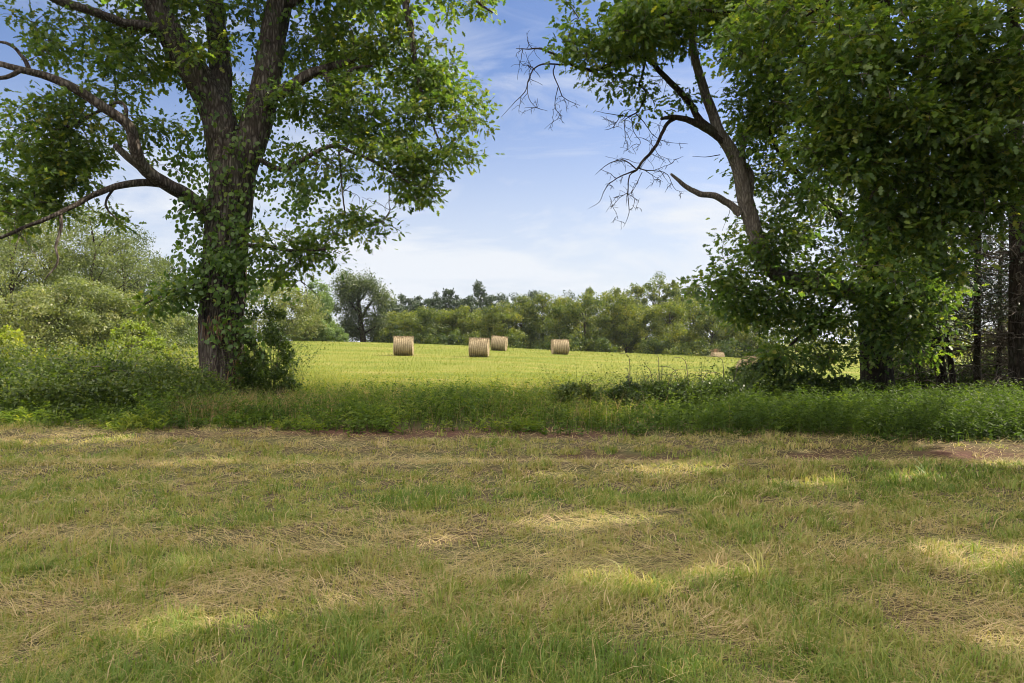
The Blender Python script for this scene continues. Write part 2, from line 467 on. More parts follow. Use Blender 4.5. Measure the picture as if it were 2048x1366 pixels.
def soil_map(X, Y):
    yl = Y + 0.05 * X
    s = np.exp(-((yl - 12.9) / 1.0) ** 2) * sstep(-10, -2, X) * (1 - sstep(0, 4, X)) * 1.1 + 0.75 * np.exp(-((Y - 10.35) / 0.5) ** 2) * sstep(-2, 1, X) \
        + 0.5 * np.exp(-((Y - 11.2) / 0.7) ** 2) * sstep(3, 6, X)
    return np.clip(s * (0.35 + 1.3 * fbm(X * 1.7, Y * 2.5, 3)) + 1.1 * (fbm(X * 0.9 + 50, Y * 1.6 + 20, 3) - 0.62), 0, 1)

# ------------------------------------------------------------------ ground sheet
def ground():
    xs = np.concatenate([np.linspace(-900, -120, 14)[:-1], np.linspace(-120, -24, 49)[:-1], np.linspace(-24, 24, 193), np.linspace(24, 120, 49)[1:], np.linspace(120, 900, 14)[1:]])
    ys = np.concatenate([np.linspace(-300, -10, 8)[:-1], np.linspace(-10, 24, 171), np.linspace(24, 135, 75)[1:], np.linspace(135, 1500, 24)[1:]])
    X, Y = np.meshgrid(xs, ys)
    V = np.stack([X, Y, hgt(X, Y)], -1).reshape(-1, 3)
    nx, ny = len(xs), len(ys)
    i = (np.arange(ny - 1)[:, None] * nx + np.arange(nx - 1)[None, :]).ravel()
    Q = np.stack([i, i + 1, i + 1 + nx, i + nx], 1)
    o = lone('ground', V, [Q], M['ground'], soil_map(V[:, 0], V[:, 1]), True)
    tag(o, kind='structure')
ground()

# ------------------------------------------------------------------ leaf, blade and tube builders
def frames(D, N):
    D = unit(D); S = unit(np.cross(N, D)); N = np.cross(D, S)
    return D, S, N
# templates: verts (x along, y across, z up) and quads/tris
LOBED = (np.array([
    [0.00, 0, 0], [0.24, .27, .05], [0.46, 0, -.01], [0.24, -.27, .05],
    [0.34, 0, .012], [0.56, .36, .06], [0.80, 0, .0], [0.56, -.36, .06],
    [0.66, 0, .014], [0.84, .22, .03], [1.04, 0, -.04], [0.84, -.22, .03]], float),
    np.array([[0, 1, 2, 3], [4, 5, 6, 7], [8, 9, 10, 11]]))
OVAL = (np.array([[0, 0, 0], [.42, .30, .05], [1, 0, -.03], [.42, -.30, .05]], float), np.array([[0, 1, 2, 3]]))
NARROW = (np.array([[0, 0, 0], [.40, .13, .04], [1, 0, -.08], [.40, -.13, .04]], float), np.array([[0, 1, 2, 3]]))
BROAD = (np.array([[0, 0, 0], [.30, .36, .05], [.72, .28, .02], [1, 0, -.06], [.72, -.28, .02], [.30, -.36, .05]], float),
         np.array([[0, 1, 2, 3], [0, 3, 4, 5]]))
def leaves(acc, P, D, N, size, tint, tpl):
    if not len(P): return
    D, S, N = frames(D, N)
    T, Fq = tpl
    sz = np.broadcast_to(np.asarray(size, float), (len(P),))
    V = P[:, None, :] + sz[:, None, None] * (T[None, :, 0:1] * D[:, None] + T[None, :, 1:2] * S[:, None] + T[None, :, 2:3] * N[:, None])
    k = len(T)
    Q = (np.arange(len(P))[:, None, None] * k + Fq[None]).reshape(-1, 4)
    acc.add(V.reshape(-1, 3), quads=Q, tint=np.repeat(np.broadcast_to(tint, (len(P),)), k))
def blades(acc, P, az, L, lean, w, tint, bend=0.5):
    """grass blades: P base (n,3); azimuth; length; lean from the vertical (rad); width"""
    n = len(P)
    h = np.stack([np.cos(az), np.sin(az), np.zeros(n)], 1)
    s = np.stack([-np.sin(az), np.cos(az), np.zeros(n)], 1)
    tw = R.uniform(-1.2, 1.2, n)[:, None]
    s = s * np.cos(tw) + h * np.sin(tw)
    up = np.array([0, 0, 1.0])
    d1 = h * np.sin(lean)[:, None] + up * np.cos(lean)[:, None]
    l2 = np.minimum(lean + bend * (0.4 + R.random(n)), 1.75)
    d2 = h * np.sin(l2)[:, None] + up * np.cos(l2)[:, None]
    L = np.broadcast_to(L, (n,))[:, None]; w = np.broadcast_to(w, (n,))[:, None]
    m = P + d1 * L * 0.5
    t = m + d2 * L * 0.5
    V = np.stack([P - s * w * .5, P + s * w * .5, m + s * w * .42, m - s * w * .42, t], 1).reshape(-1, 3)
    b = np.arange(n) * 5
    acc.add(V, tris=np.stack([b + 3, b + 2, b + 4], 1), quads=np.stack([b, b + 1, b + 2, b + 3], 1), tint=np.repeat(np.broadcast_to(tint, (n,)), 5))
def tube(acc, P, r, sides=6, tint=0.5, rough=0.0, cap=True, flare=None):
    P = np.asarray(P, float); k = len(P)
    r = np.broadcast_to(np.asarray(r, float), (k,))
    T = np.gradient(P, axis=0); T = unit(T)
    ref = np.array([1.0, 0.13, 0.07]) if abs(T[:, 0]).mean() < 0.8 else np.array([0.05, 0.1, 1.0])
    A = unit(np.cross(T, ref)); B = np.cross(T, A)
    a = np.arange(sides) * 2 * pi / sides
    rad = np.repeat(r[:, None], sides, 1)
    if rough > 0:
        ln = np.concatenate([[0], np.cumsum(np.linalg.norm(np.diff(P, axis=0), axis=1))])
        ph = R.random(6) * 6.28
        for q, (fr, am) in enumerate([(3, .5), (5, .45), (9, .35), (14, .3)]):
            rad = rad * (1 + rough * am * np.sin(fr * a[None, :] + ph[q] + 1.3 * np.sin(ln[:, None] * (0.7 + q * 0.9) + q)))
    if flare is not None: rad = rad * flare(a[None, :], np.arange(k)[:, None])
    V = P[:, None, :] + rad[:, :, None] * (np.cos(a)[None, :, None] * A[:, None] + np.sin(a)[None, :, None] * B[:, None])
    V = V.reshape(-1, 3)
    i = np.arange(k - 1)[:, None] * sides; j = np.arange(sides)[None]; j2 = (j + 1) % sides
    Q = np.stack([i + j, i + j2, i + sides + j2, i + sides + j], -1).reshape(-1, 4)
    tr = None
    if cap:
        V = np.concatenate([V, P[-1:] + T[-1:] * r[-1] * 0.6])
        e = (k - 1) * sides
        tr = np.stack([e + np.arange(sides), e + (np.arange(sides) + 1) % sides, np.full(sides, k * sides)], 1)
    acc.add(V, tris=tr, quads=Q, tint=tint)
def smooth_line(P, r, step):
    """Catmull-Rom through the points, resampled about every step metres"""
    P = np.asarray(P, float); r = np.asarray(r, float)
    Q = np.concatenate([[2 * P[0] - P[1]], P, [2 * P[-1] - P[-2]]])
    out, ro = [], []
    for i in range(len(P) - 1):
        p0, p1, p2, p3 = Q[i:i + 4]
        m = max(1, int(np.ceil(np.linalg.norm(p2 - p1) / step)))
        for t in np.arange(m) / m:
            out.append(0.5 * (2 * p1 + (p2 - p0) * t + (2 * p0 - 5 * p1 + 4 * p2 - p3) * t * t + (3 * p1 - p0 - 3 * p2 + p3) * t ** 3))
            ro.append(r[i] * (1 - t) + r[i + 1] * t)
    out.append(P[-1]); ro.append(r[-1])
    return np.array(out), np.array(ro)

def grow(nodes, targets, acc, rng, lift=0.10, rmax=0.03, step=0.3, start=0.007, wob=0.12):
    """twigs from the nearest wood to each target; returns the twig paths"""
    n0 = len(nodes)
    d0 = np.array([np.min(((nodes - t) ** 2).sum(1)) for t in targets])
    order = np.argsort(d0)
    buf = np.zeros((n0 + len(targets) * 14, 3)); buf[:n0] = nodes; n = n0
    paths = []
    for q in order:
        t = targets[q]
        dd = ((buf[:n] - t) ** 2).sum(1)
        a = buf[int(np.argmin(dd))]
        L = np.linalg.norm(t - a)
        if L < 0.05:
            paths.append(np.stack([a, t + rng.normal(0, .05, 3)])); continue
        mid = (a + t) / 2 + np.array([0, 0, lift * L]) + rng.normal(0, wob * L, 3)
        k = int(min(13, max(3, np.ceil(L / step) + 1)))
        u = np.linspace(0, 1, k)[:, None]
        P = (1 - u) ** 2 * a + 2 * u * (1 - u) * mid + u ** 2 * t
        P[1:-1] += rng.normal(0, 0.03 * min(L, 1.2), (k - 2, 3))
        ra = min(rmax, start + 0.011 * L)
        tube(acc, P, np.linspace(ra, 0.004, k), 4, rng.random())
        buf[n:n + k - 1] = P[1:]; n += k - 1
        paths.append(P)
    return paths

def foliage(acc, paths, rng, per, size, spread, tpl, tint_mid=0.45, tint_sd=0.2, flat=0.6, gap=True, droop=0.35):
    Ps, Ds, Ns, Ts = [], [], [], []
    for P in paths:
        m = int(max(3, per * rng.uniform(0.6, 1.4)))
        u = rng.uniform(0.35, 1.0, m) ** 0.7
        ix = u * (len(P) - 1)
        i = np.minimum(ix.astype(int), len(P) - 2); f = (ix - i)[:, None]
        c = P[i] * (1 - f) + P[i + 1] * f
        off = rng.normal(0, 1, (m, 3)) * np.array([spread, spread, spread * flat])
        p = c + off
        axis = unit((P[-1] - P[0])[None])
        d = unit(off + axis * 0.25 * spread) + rng.normal(0, .45, (m, 3)); d[:, 2] -= droop
        nn = rng.normal(0, .55, (m, 3)); nn[:, 2] += 0.9
        Ps.append(p); Ds.append(d); Ns.append(nn)
        Ts.append(np.clip(rng.normal(tint_mid, 0.10) + rng.normal(0, tint_sd, m), 0, 1))
    P, D, N, T = map(np.concatenate, (Ps, Ds, Ns, Ts))
    if gap:
        k = ~lit_gap(P + .5 * size * unit(D), 1.0 + max(0, size - .2) * 2); P, D, N, T = P[k], D[k], N[k], T[k]
    leaves(acc, P, D, N, size * rng.uniform(0.65, 1.2, len(P)), T, tpl)
    return len(P)

def blob_targets(blobs, rng):
    """blobs: (px x, px y, distance, rx px, ry px, depth radius m, count)"""
    out = []
    for (x, y, d, rx, ry, rd, n) in blobs:
        c = px(x, y, d); s = d / F
        m = max(1, n // 4)                                     # sprays of twigs bunch together, with gaps between the bunches
        v = unit(rng.normal(0, 1, (m, 3))) * (rng.random((m, 1)) ** 0.42)
        k = rng.integers(0, m, n)
        e = rng.normal(0, 1, (n, 3)) * np.array([.26, .26, .17]) * min(1, d / 18) * (d < 60) + (d >= 60) * rng.normal(0, .5, (n, 3))
        out.append(c + v[k] * np.array([rx * s, rd, ry * s]) + e)
    return np.concatenate(out)
def ball_targets(c, r, n, rng, shell=0.35):
    v = unit(rng.normal(0, 1, (n, 3))) * (rng.random((n, 1)) ** shell)
    return np.array(c) + v * np.array(r)

def limb_mesh(root, name, lines, mat, sides=16, rough=0.08, step=0.12, flare=None, twigs=()):
    acc = Acc(); nodes = []
    for L in lines:
        P, r = pxs(L)
        P, r = smooth_line(P, r, step)
        big = r.max() > 0.15
        wob = np.cumsum(R.normal(0, 1, P.shape), axis=0); wob -= np.linspace(0, 1, len(P))[:, None] * wob[-1]
        P = P + wob * (0.004 if big else 0.006)
        s = sides if big else max(6, sides // 3)
        tube(acc, P, r, s, R.random(), rough if big else rough * 0.7, True, flare)
        nodes.append(P[::2])
    for L, n, l in twigs:                                      # fine bare twigs belonging to this branch
        P, r = pxs(L); P, r = smooth_line(P, r, .1)
        dead_twigs(acc, P, R, n, l, 1, .5, .0075)
    V, f, t = acc.get()
    part(name, root, V, f, mat, t, True)
    return np.concatenate(nodes)

def dead_twigs(acc, P, rng, n, L, depth=1, sag=0.5, r0=0.012):
    """fine bare twigs along the path P"""
    for q in range(n):
        i = int(rng.uniform(0.25, 1.0) * (len(P) - 1))
        d = unit((rng.normal(0, 1, 3) + np.array([0, 0, -0.15]))[None])[0]
        l = L * rng.uniform(0.4, 1.2)
        k = 7
        p = [P[i]]
        for s in range(k - 1):
            d = d + rng.normal(0, .22, 3) + np.array([0, 0, -sag * 0.18]); d /= np.linalg.norm(d)
            p.append(p[-1] + d * l / (k - 1))
        p = np.array(p)
        tube(acc, p, np.linspace(r0, 0.0035, k), 4, rng.random())
        if depth: dead_twigs(acc, p, rng, int(rng.integers(2, 5)), l * 0.5, depth - 1, sag, r0 * 0.6)

# ------------------------------------------------------------------ the large oak on the left
OAK_TRUNK = [(450, 850, 19, .80), (450, 822, 19, .68), (450, 790, 19, .60), (448, 740, 19, .555), (445, 690, 19, .53), (445, 640, 19, .53), (450, 580, 19, .53),
             (452, 520, 19, .52), (455, 460, 19, .52), (462, 400, 19, .54), (466, 350, 19, .52), (462, 300, 19, .44), (458, 270, 19, .36)]
OAK_STEM_L = [(458, 390, 19, .36), (452, 330, 19, .40), (443, 265, 18.9, .42), (428, 215, 18.8, .40), (390, 150, 18.6, .36), (355, 95, 18.4, .32), (325, 40, 18.2, .28), (300, -30, 18, .25), (270, -150, 17.8, .2), (250, -320, 17.5, .10)]
OAK_STEM_M = [(446, 260, 19.1, .28), (440, 170, 19.4, .29), (437, 100, 19.5, .27), (430, 40, 19.6, .24), (425, -60, 19.8, .2), (420, -280, 20, .09)]
OAK_STEM_R = [(470, 390, 19, .36), (482, 330, 19.05, .42), (499, 285, 19.1, .41), (520, 220, 19.2, .38), (535, 150, 19.3, .35), (545, 80, 19.4, .33), (560, 0, 19.5, .31), (580, -100, 19.7, .25), (600, -290, 20, .12)]
def left_oak():
    rng = np.random.default_rng(21)
    root = thing('oak_tree', (px(450, 808, 19)[0], 19, 0), 'big old oak with a thick forked trunk wrapped in vines, left of the hay bales', 'oak tree')
    def fl(a, i): return 1 + 0.10 * np.exp(-i / 9.0) * np.sin(5 * a + 0.5) + 0.05 * np.exp(-i / 12.0) * np.sin(9 * a)
    n0 = limb_mesh(root, 'trunk', [OAK_TRUNK], M['bark'], 72, 0.05, 0.09, fl)
    n1 = limb_mesh(root, 'stem', [OAK_STEM_L], M['bark'], 48, 0.06, 0.1)
    n2 = limb_mesh(root, 'stem', [OAK_STEM_M], M['bark'], 40, 0.06, 0.1)
    n3 = limb_mesh(root, 'stem', [OAK_STEM_R], M['bark'], 48, 0.06, 0.1)
    nodes = [n0[len(n0) // 2:], n1, n2, n3]
    limbs = [
        [[(440, 450, 18.9, .2), (418, 425, 18.7, .2), (385, 402, 18.6, .2), (365, 386, 18.4, .18), (335, 370, 18, .16), (285, 335, 17.5, .15), (268, 295, 17.2, .135), (257, 250, 17, .12), (220, 220, 16.8, .11), (150, 175, 16.5, .10), (90, 150, 16.3, .085), (40, 137, 16.1, .07), (-20, 122, 16, .06), (-140, 100, 15.8, .03)],
         [(45, 139, 16.1, .055), (12, 156, 16, .045), (-40, 160, 16, .03)],
         [(252, 245, 17, .05), (250, 215, 17.2, .045), (235, 205, 17.3, .04), (185, 230, 17.3, .04), (130, 255, 17.2, .03), (100, 262, 17.1, .02)],
         [(60, 143, 16.2, .05), (45, 115, 16.2, .045), (20, 90, 16.2, .035), (-20, 80, 16.2, .02)],
         [(285, 335, 17.5, .10), (255, 312, 17.4, .09), (230, 290, 17.3, .07)]],
        [[(345, 375, 18.1, .10), (290, 366, 17.8, .09), (230, 373, 17.4, .08), (180, 392, 17, .07), (120, 425, 16.6, .055), (60, 450, 16.3, .045), (0, 475, 16, .035), (-60, 500, 15.8, .02)],
         [(120, 425, 16.6, .04), (122, 460, 16.5, .035), (112, 495, 16.4, .028), (115, 525, 16.4, .022), (90, 560, 16.3, .012)],
         [(230, 373, 17.4, .03), (210, 410, 17.3, .025), (235, 440, 17.2, .015)]],
        [[(350, 90, 18.4, .15), (310, 58, 18, .14), (250, 48, 17.5, .12), (185, 25, 17, .10), (110, 0, 16.6, .09), (40, -30, 16, .05)]],
        [[(535, 195, 19.1, .17), (570, 180, 19.1, .17), (595, 165, 19.2, .15), (615, 150, 19.2, .14), (640, 140, 19.3, .11), (680, 128, 19.4, .1), (720, 118, 19.4, .05)],
         [(650, 146, 19.3, .09), (663, 172, 19.2, .09), (665, 205, 19.2, .075), (668, 240, 19.1, .04)],
         [(664, 165, 19.2, .07), (690, 155, 19.2, .06), (705, 138, 19.2, .05), (745, 132, 19.2, .03)]],
        [[(560, 20, 19.5, .15), (680, -60, 19.5, .14), (790, -45, 19.4, .12), (815, 30, 19.3, .1), (825, 90, 19.2, .08), (830, 140, 19.2, .06), (850, 210, 19, .04), (885, 300, 18.9, .02)],
         [(790, -45, 19.4, .08), (880, -30, 19.2, .06), (940, -5, 19, .04), (985, 25, 18.9, .02)]],
        [[(505, 310, 19, .08), (560, 338, 18.9, .07), (600, 322, 18.8, .06), (640, 298, 18.7, .055), (675, 290, 18.6, .055), (700, 302, 18.5, .045), (760, 330, 18.4, .035), (830, 372, 18.2, .02)],
         [(676, 290, 18.6, .03), (681, 340, 18.6, .026), (686, 390, 18.5, .022), (690, 435, 18.5, .018)],
         [(630, 303, 18.7, .02), (655, 315, 18.6, .016), (672, 325, 18.5, .01)]],
        [[(490, 490, 18.7, .06), (540, 492, 18.6, .05), (590, 500, 18.4, .04), (655, 498, 18.2, .03)]],
        [[(420, 560, 18.6, .05), (380, 575, 18.4, .04), (330, 590, 18.2, .03), (290, 608, 18, .015)]],
    ]
    for L in limbs:
        nodes.append(limb_mesh(root, 'branch', L, M['bark'], 18, 0.06, 0.12))
    nodes = np.concatenate(nodes)
    B = [(165, 55, 17, 120, 55, 1.2, 34), (300, 60, 18, 100, 85, 1.2, 44), (60, 110, 16.2, 55, 40, .8, 14), (210, 140, 17, 120, 75, 1.2, 46), (110, 225, 16.6, 100, 50, 1, 38), (60, 240, 16.3, 60, 30, .7, 14),
         (60, 310, 16.4, 95, 45, 1, 34), (180, 300, 17, 70, 30, .8, 18), (50, 365, 16.2, 95, 60, 1.1, 50), (165, 345, 17, 90, 35, .9, 28), (30, 430, 16, 60, 40, .9, 26), (225, 440, 17.2, 28, 12, .3, 5), (290, 255, 17.2, 40, 40, .5, 9), (310, 240, 17.2, 22, 35, .4, 5), (110, 410, 16.6, 60, 25, .6, 12), (250, 290, 17.3, 25, 20, .4, 5),
         (440, 20, 18.6, 110, 40, 1.0, 24), (400, 110, 18.0, 60, 40, .6, 9), (500, 130, 20.4, 60, 80, 1, 12), (345, 160, 18.2, 40, 30, .6, 7), (470, 230, 20.6, 50, 70, 1, 12),
         (690, 55, 19.6, 120, 80, 1.5, 72), (640, 110, 19.6, 85, 70, 1.3, 46), (780, 110, 19.3, 80, 85, 1.2, 52), (850, 160, 19, 55, 70, 1, 34), (900, 215, 19, 50, 55, .8, 28), (935, 285, 18.9, 32, 28, .5, 13), (905, 290, 18.9, 30, 20, .4, 6),
         (720, 200, 19, 95, 40, 1.2, 26), (700, 245, 18.8, 90, 40, 1, 34), (620, 230, 19, 50, 60, 1, 22), (800, 235, 18.8, 70, 40, 1, 22), (790, 290, 18.5, 75, 40, .8, 28), (820, 330, 18.4, 50, 35, .7, 18), (825, 375, 18.2, 48, 32, .6, 20), (860, 330, 18.4, 30, 22, .5, 8), (740, 300, 18.5, 60, 40, .8, 24), (690, 345, 18.6, 30, 25, .4, 10),
         (695, 448, 18.5, 50, 20, .4, 14), (745, 455, 18.5, 28, 14, .3, 6), (650, 460, 18.4, 25, 12, .3, 5),
         (605, 505, 18.4, 50, 25, .6, 20), (655, 490, 18.2, 22, 28, .4, 8), (560, 500, 18.5, 40, 30, .6, 14), (555, 560, 18.5, 25, 20, .5, 7), (325, 600, 18.1, 40, 18, .5, 9), (360, 575, 18.3, 30, 20, .4, 7),
         (960, 10, 19, 38, 18, .5, 9), (900, -20, 19.2, 60, 25, .8, 12), (580, 300, 18.7, 40, 30, .6, 8), (600, 370, 18.8, 35, 22, .4, 7)]
    B = [(x, y, d + (.9 if x < 320 else .3), rx, ry, rd, n) for (x, y, d, rx, ry, rd, n) in B]
    tg = blob_targets(B, rng)
    acc = Acc()
    paths = grow(nodes, tg, acc, rng, 0.10, 0.028)
    tw = acc
    acc = Acc()
    foliage(acc, paths, rng, 27, 0.165, 0.19, LOBED, 0.54, 0.18)
    # crown above the picture
    hi = np.concatenate([ball_targets((-9, 19.5, 14.0), (6.0, 4.0, 2.4), 150, rng), ball_targets((-13, 17, 12.6), (4.5, 3.0, 1.2), 70, rng), ball_targets((-4.6, 20, 12.9), (3.2, 3.2, 1.6), 70, rng)])
    hp = [np.stack([q - np.array([0.2, 0, .5]), q]) for q in hi]
    foliage(acc, hp, rng, 55, 0.30, 0.55, BROAD, 0.5, 0.16)
    crown_part(root, acc, tw, M['oak_leaf'])
    # bare dead twigs hanging out of the lower crown
    acc = Acc()
    for (x0, y0, d, n, L) in [(365, 420, 18.5, 4, .9), (590, 500, 18.4, 4, 1.0), (780, 420, 18.3, 5, .8), (690, 380, 18.6, 4, .5), (330, 330, 18.2, 2, .6), (600, 560, 18.4, 3, .9), (400, 540, 18.6, 4, .9), (40, 470, 16.2, 4, .8), (640, 330, 18.6, 4, .6)]:
        p0 = px(x0, y0, d); acc = Acc()
        dead_twigs(acc, np.stack([p0, p0 + rng.normal(0, .01, 3)]), rng, n, L, 1, 0.4, .010)
        V, f, t = acc.get()
        part('dead_twig', root, V, f, M['twig'], t)
left_oak()

# ------------------------------------------------------------------ vine on the left oak
def trunk_surface(lines):
    P, r = pxs(lines)
    return smooth_line(P, r, 0.1)
def climbing_vine():
    rng = np.random.default_rng(5)
    base = (px(450, 808, 19)[0] + 0.25, 18.45, 0.0)
    root = thing('climbing_vine', base, 'leafy green vine climbing the thick oak trunk, brown roots at its foot', 'vine')
    T, r = trunk_surface(OAK_TRUNK)
    L1, q1 = trunk_surface(OAK_STEM_L); R1, s1 = trunk_surface(OAK_STEM_R); M1, m1 = trunk_surface(OAK_STEM_M)
    acc = Acc()
    # stems creeping up the bark
    for k in range(16):
        a = rng.uniform(-pi, 0) if k > 5 else rng.uniform(-1.2, 0.0)
        i0, i1 = (4 if k < 9 else rng.integers(10, 40)), rng.integers(60, len(T))
        p = []
        for i in range(i0, i1, 2):
            a += rng.normal(0, .07)
            p.append(T[i] + (r[i] + 0.03) * np.array([cos(a), sin(a), 0]))
        if len(p) > 3: tube(acc, np.array(p), np.linspace(.028, .012, len(p)), 5, rng.random())
    V, f, t = acc.get(); part('vine_stem', root, V, f, M['twig'], t, True)
    acc = Acc()
    # fibrous brown roots hanging on the bark low on the right and under the lowest leaf collar
    for lo, cnt in ((True, 90), (False, 36)):
        acc = Acc()
        for k in range(cnt):
            a = rng.normal(-0.32, .24) if lo else rng.normal(-1.2, .45)
            i = rng.integers(8, 22) if lo else rng.integers(28, 32)
            p = []
            for q in range(6 if lo else 4):
                a += rng.normal(0, .05); j = max(2, i - q * 2)
                p.append(T[j] + (r[j] * 1.03 + 0.02 + rng.uniform(0, .06)) * np.array([cos(a), sin(a), 0]))
            tube(acc, np.array(p), np.linspace(.013, .005, len(p)), 4, rng.random())
        V, f, t = acc.get(); part('root_mat', root, V, f, M['root'], t)
    # leaves
    acc = Acc(); Ps, Ns, Ts = [], [], []
    def clump(c, n, sp, out, tint):
        o = rng.normal(0, 1, (n, 3)) * sp
        Ps.append(c + o); Ns.append(np.repeat(out[None], n, 0) + rng.normal(0, .5, (n, 3)) + np.array([0, 0, .35])); Ts.append(np.clip(tint + rng.normal(0, .18, n), 0, 1))
    zt = T[:, 2]
    def dens(z):                                                          # leafy collars up the trunk, bare bark between them
        return (0.15 * (z < 1.0) + 1.0 * np.exp(-((z - 1.55) / .28) ** 2) * 0.6 + 1.5 * np.exp(-((z - 3.3) / .75) ** 2) + 0.8 * np.exp(-((z - 5.2) / .6) ** 2) + 0.3 * (z > 5.8))
    for i in range(len(T)):
        for _ in range(rng.poisson(3.4 * dens(zt[i]) * (.3 + 1.4 * vnoise(np.array(zt[i] * 2.2), np.array(3.3))))):
            a = rng.uniform(-pi * 1.15, pi * 0.15)
            out = np.array([cos(a), sin(a), 0.0])
            ext = rng.exponential(.14) + .05
            clump(T[i] + out * (r[i] + ext), int(rng.integers(6, 18)), .13, out, rng.normal(.45, .12))
    for (S, q, n) in ((L1, q1, 135), (R1, s1, 150), (M1, m1, 70)):
        for _ in range(n):
            i = rng.integers(3, len(S))
            if S[i][2] > 12: continue
            a = rng.uniform(0, 2 * pi); out = np.array([cos(a), sin(a) * .9, 0.0])
            clump(S[i] + out * (q[i] + .06 + rng.exponential(.16)), int(rng.integers(5, 12)), .14, out, .45)
    # big overhanging masses left and right of the trunk
    for (x, y, d, rx, ry, n) in [(375, 285, 18.9, 30, 50, 26), (385, 345, 18.8, 28, 30, 16), (600, 380, 18.9, 60, 35, 30), (570, 330, 19.2, 45, 45, 22), (620, 360, 18.8, 30, 25, 8), (580, 430, 18.9, 30, 25, 8), (380, 480, 18.7, 45, 40, 16), (395, 545, 18.6, 45, 40, 22), (440, 540, 18.4, 70, 40, 40), (510, 550, 18.5, 40, 40, 26), (430, 590, 18.5, 75, 25, 26), (480, 670, 18.4, 45, 25, 14), (470, 640, 18.4, 40, 18, 10),
                                (345, 610, 18.3, 40, 15, 9), (560, 250, 19.2, 40, 60, 22), (590, 200, 19.3, 40, 60, 20), (480, 460, 18.5, 30, 30, 10), (400, 430, 18.5, 35, 40, 16), (385, 415, 18.4, 20, 25, 10)]:
        for _ in range(n):
            c = blob_targets([(x, y, d, rx, ry, .5, 1)], rng)[0]
            clump(c, int(rng.integers(6, 14)), .13, np.array([rng.normal(0, .4), -1, 0.3]), .45)
    P, N, Tn = map(np.concatenate, (Ps, Ns, Ts))
    D = rng.normal(0, .6, P.shape) + np.array([0, -.25, -.8])
    leaves(acc, P, D, N, .125 * rng.uniform(.55, 1.35, len(P)), Tn, BROAD)
    V, f, t = acc.get(); part('leaves', root, V, f, M['vine_leaf'], t)
climbing_vine()

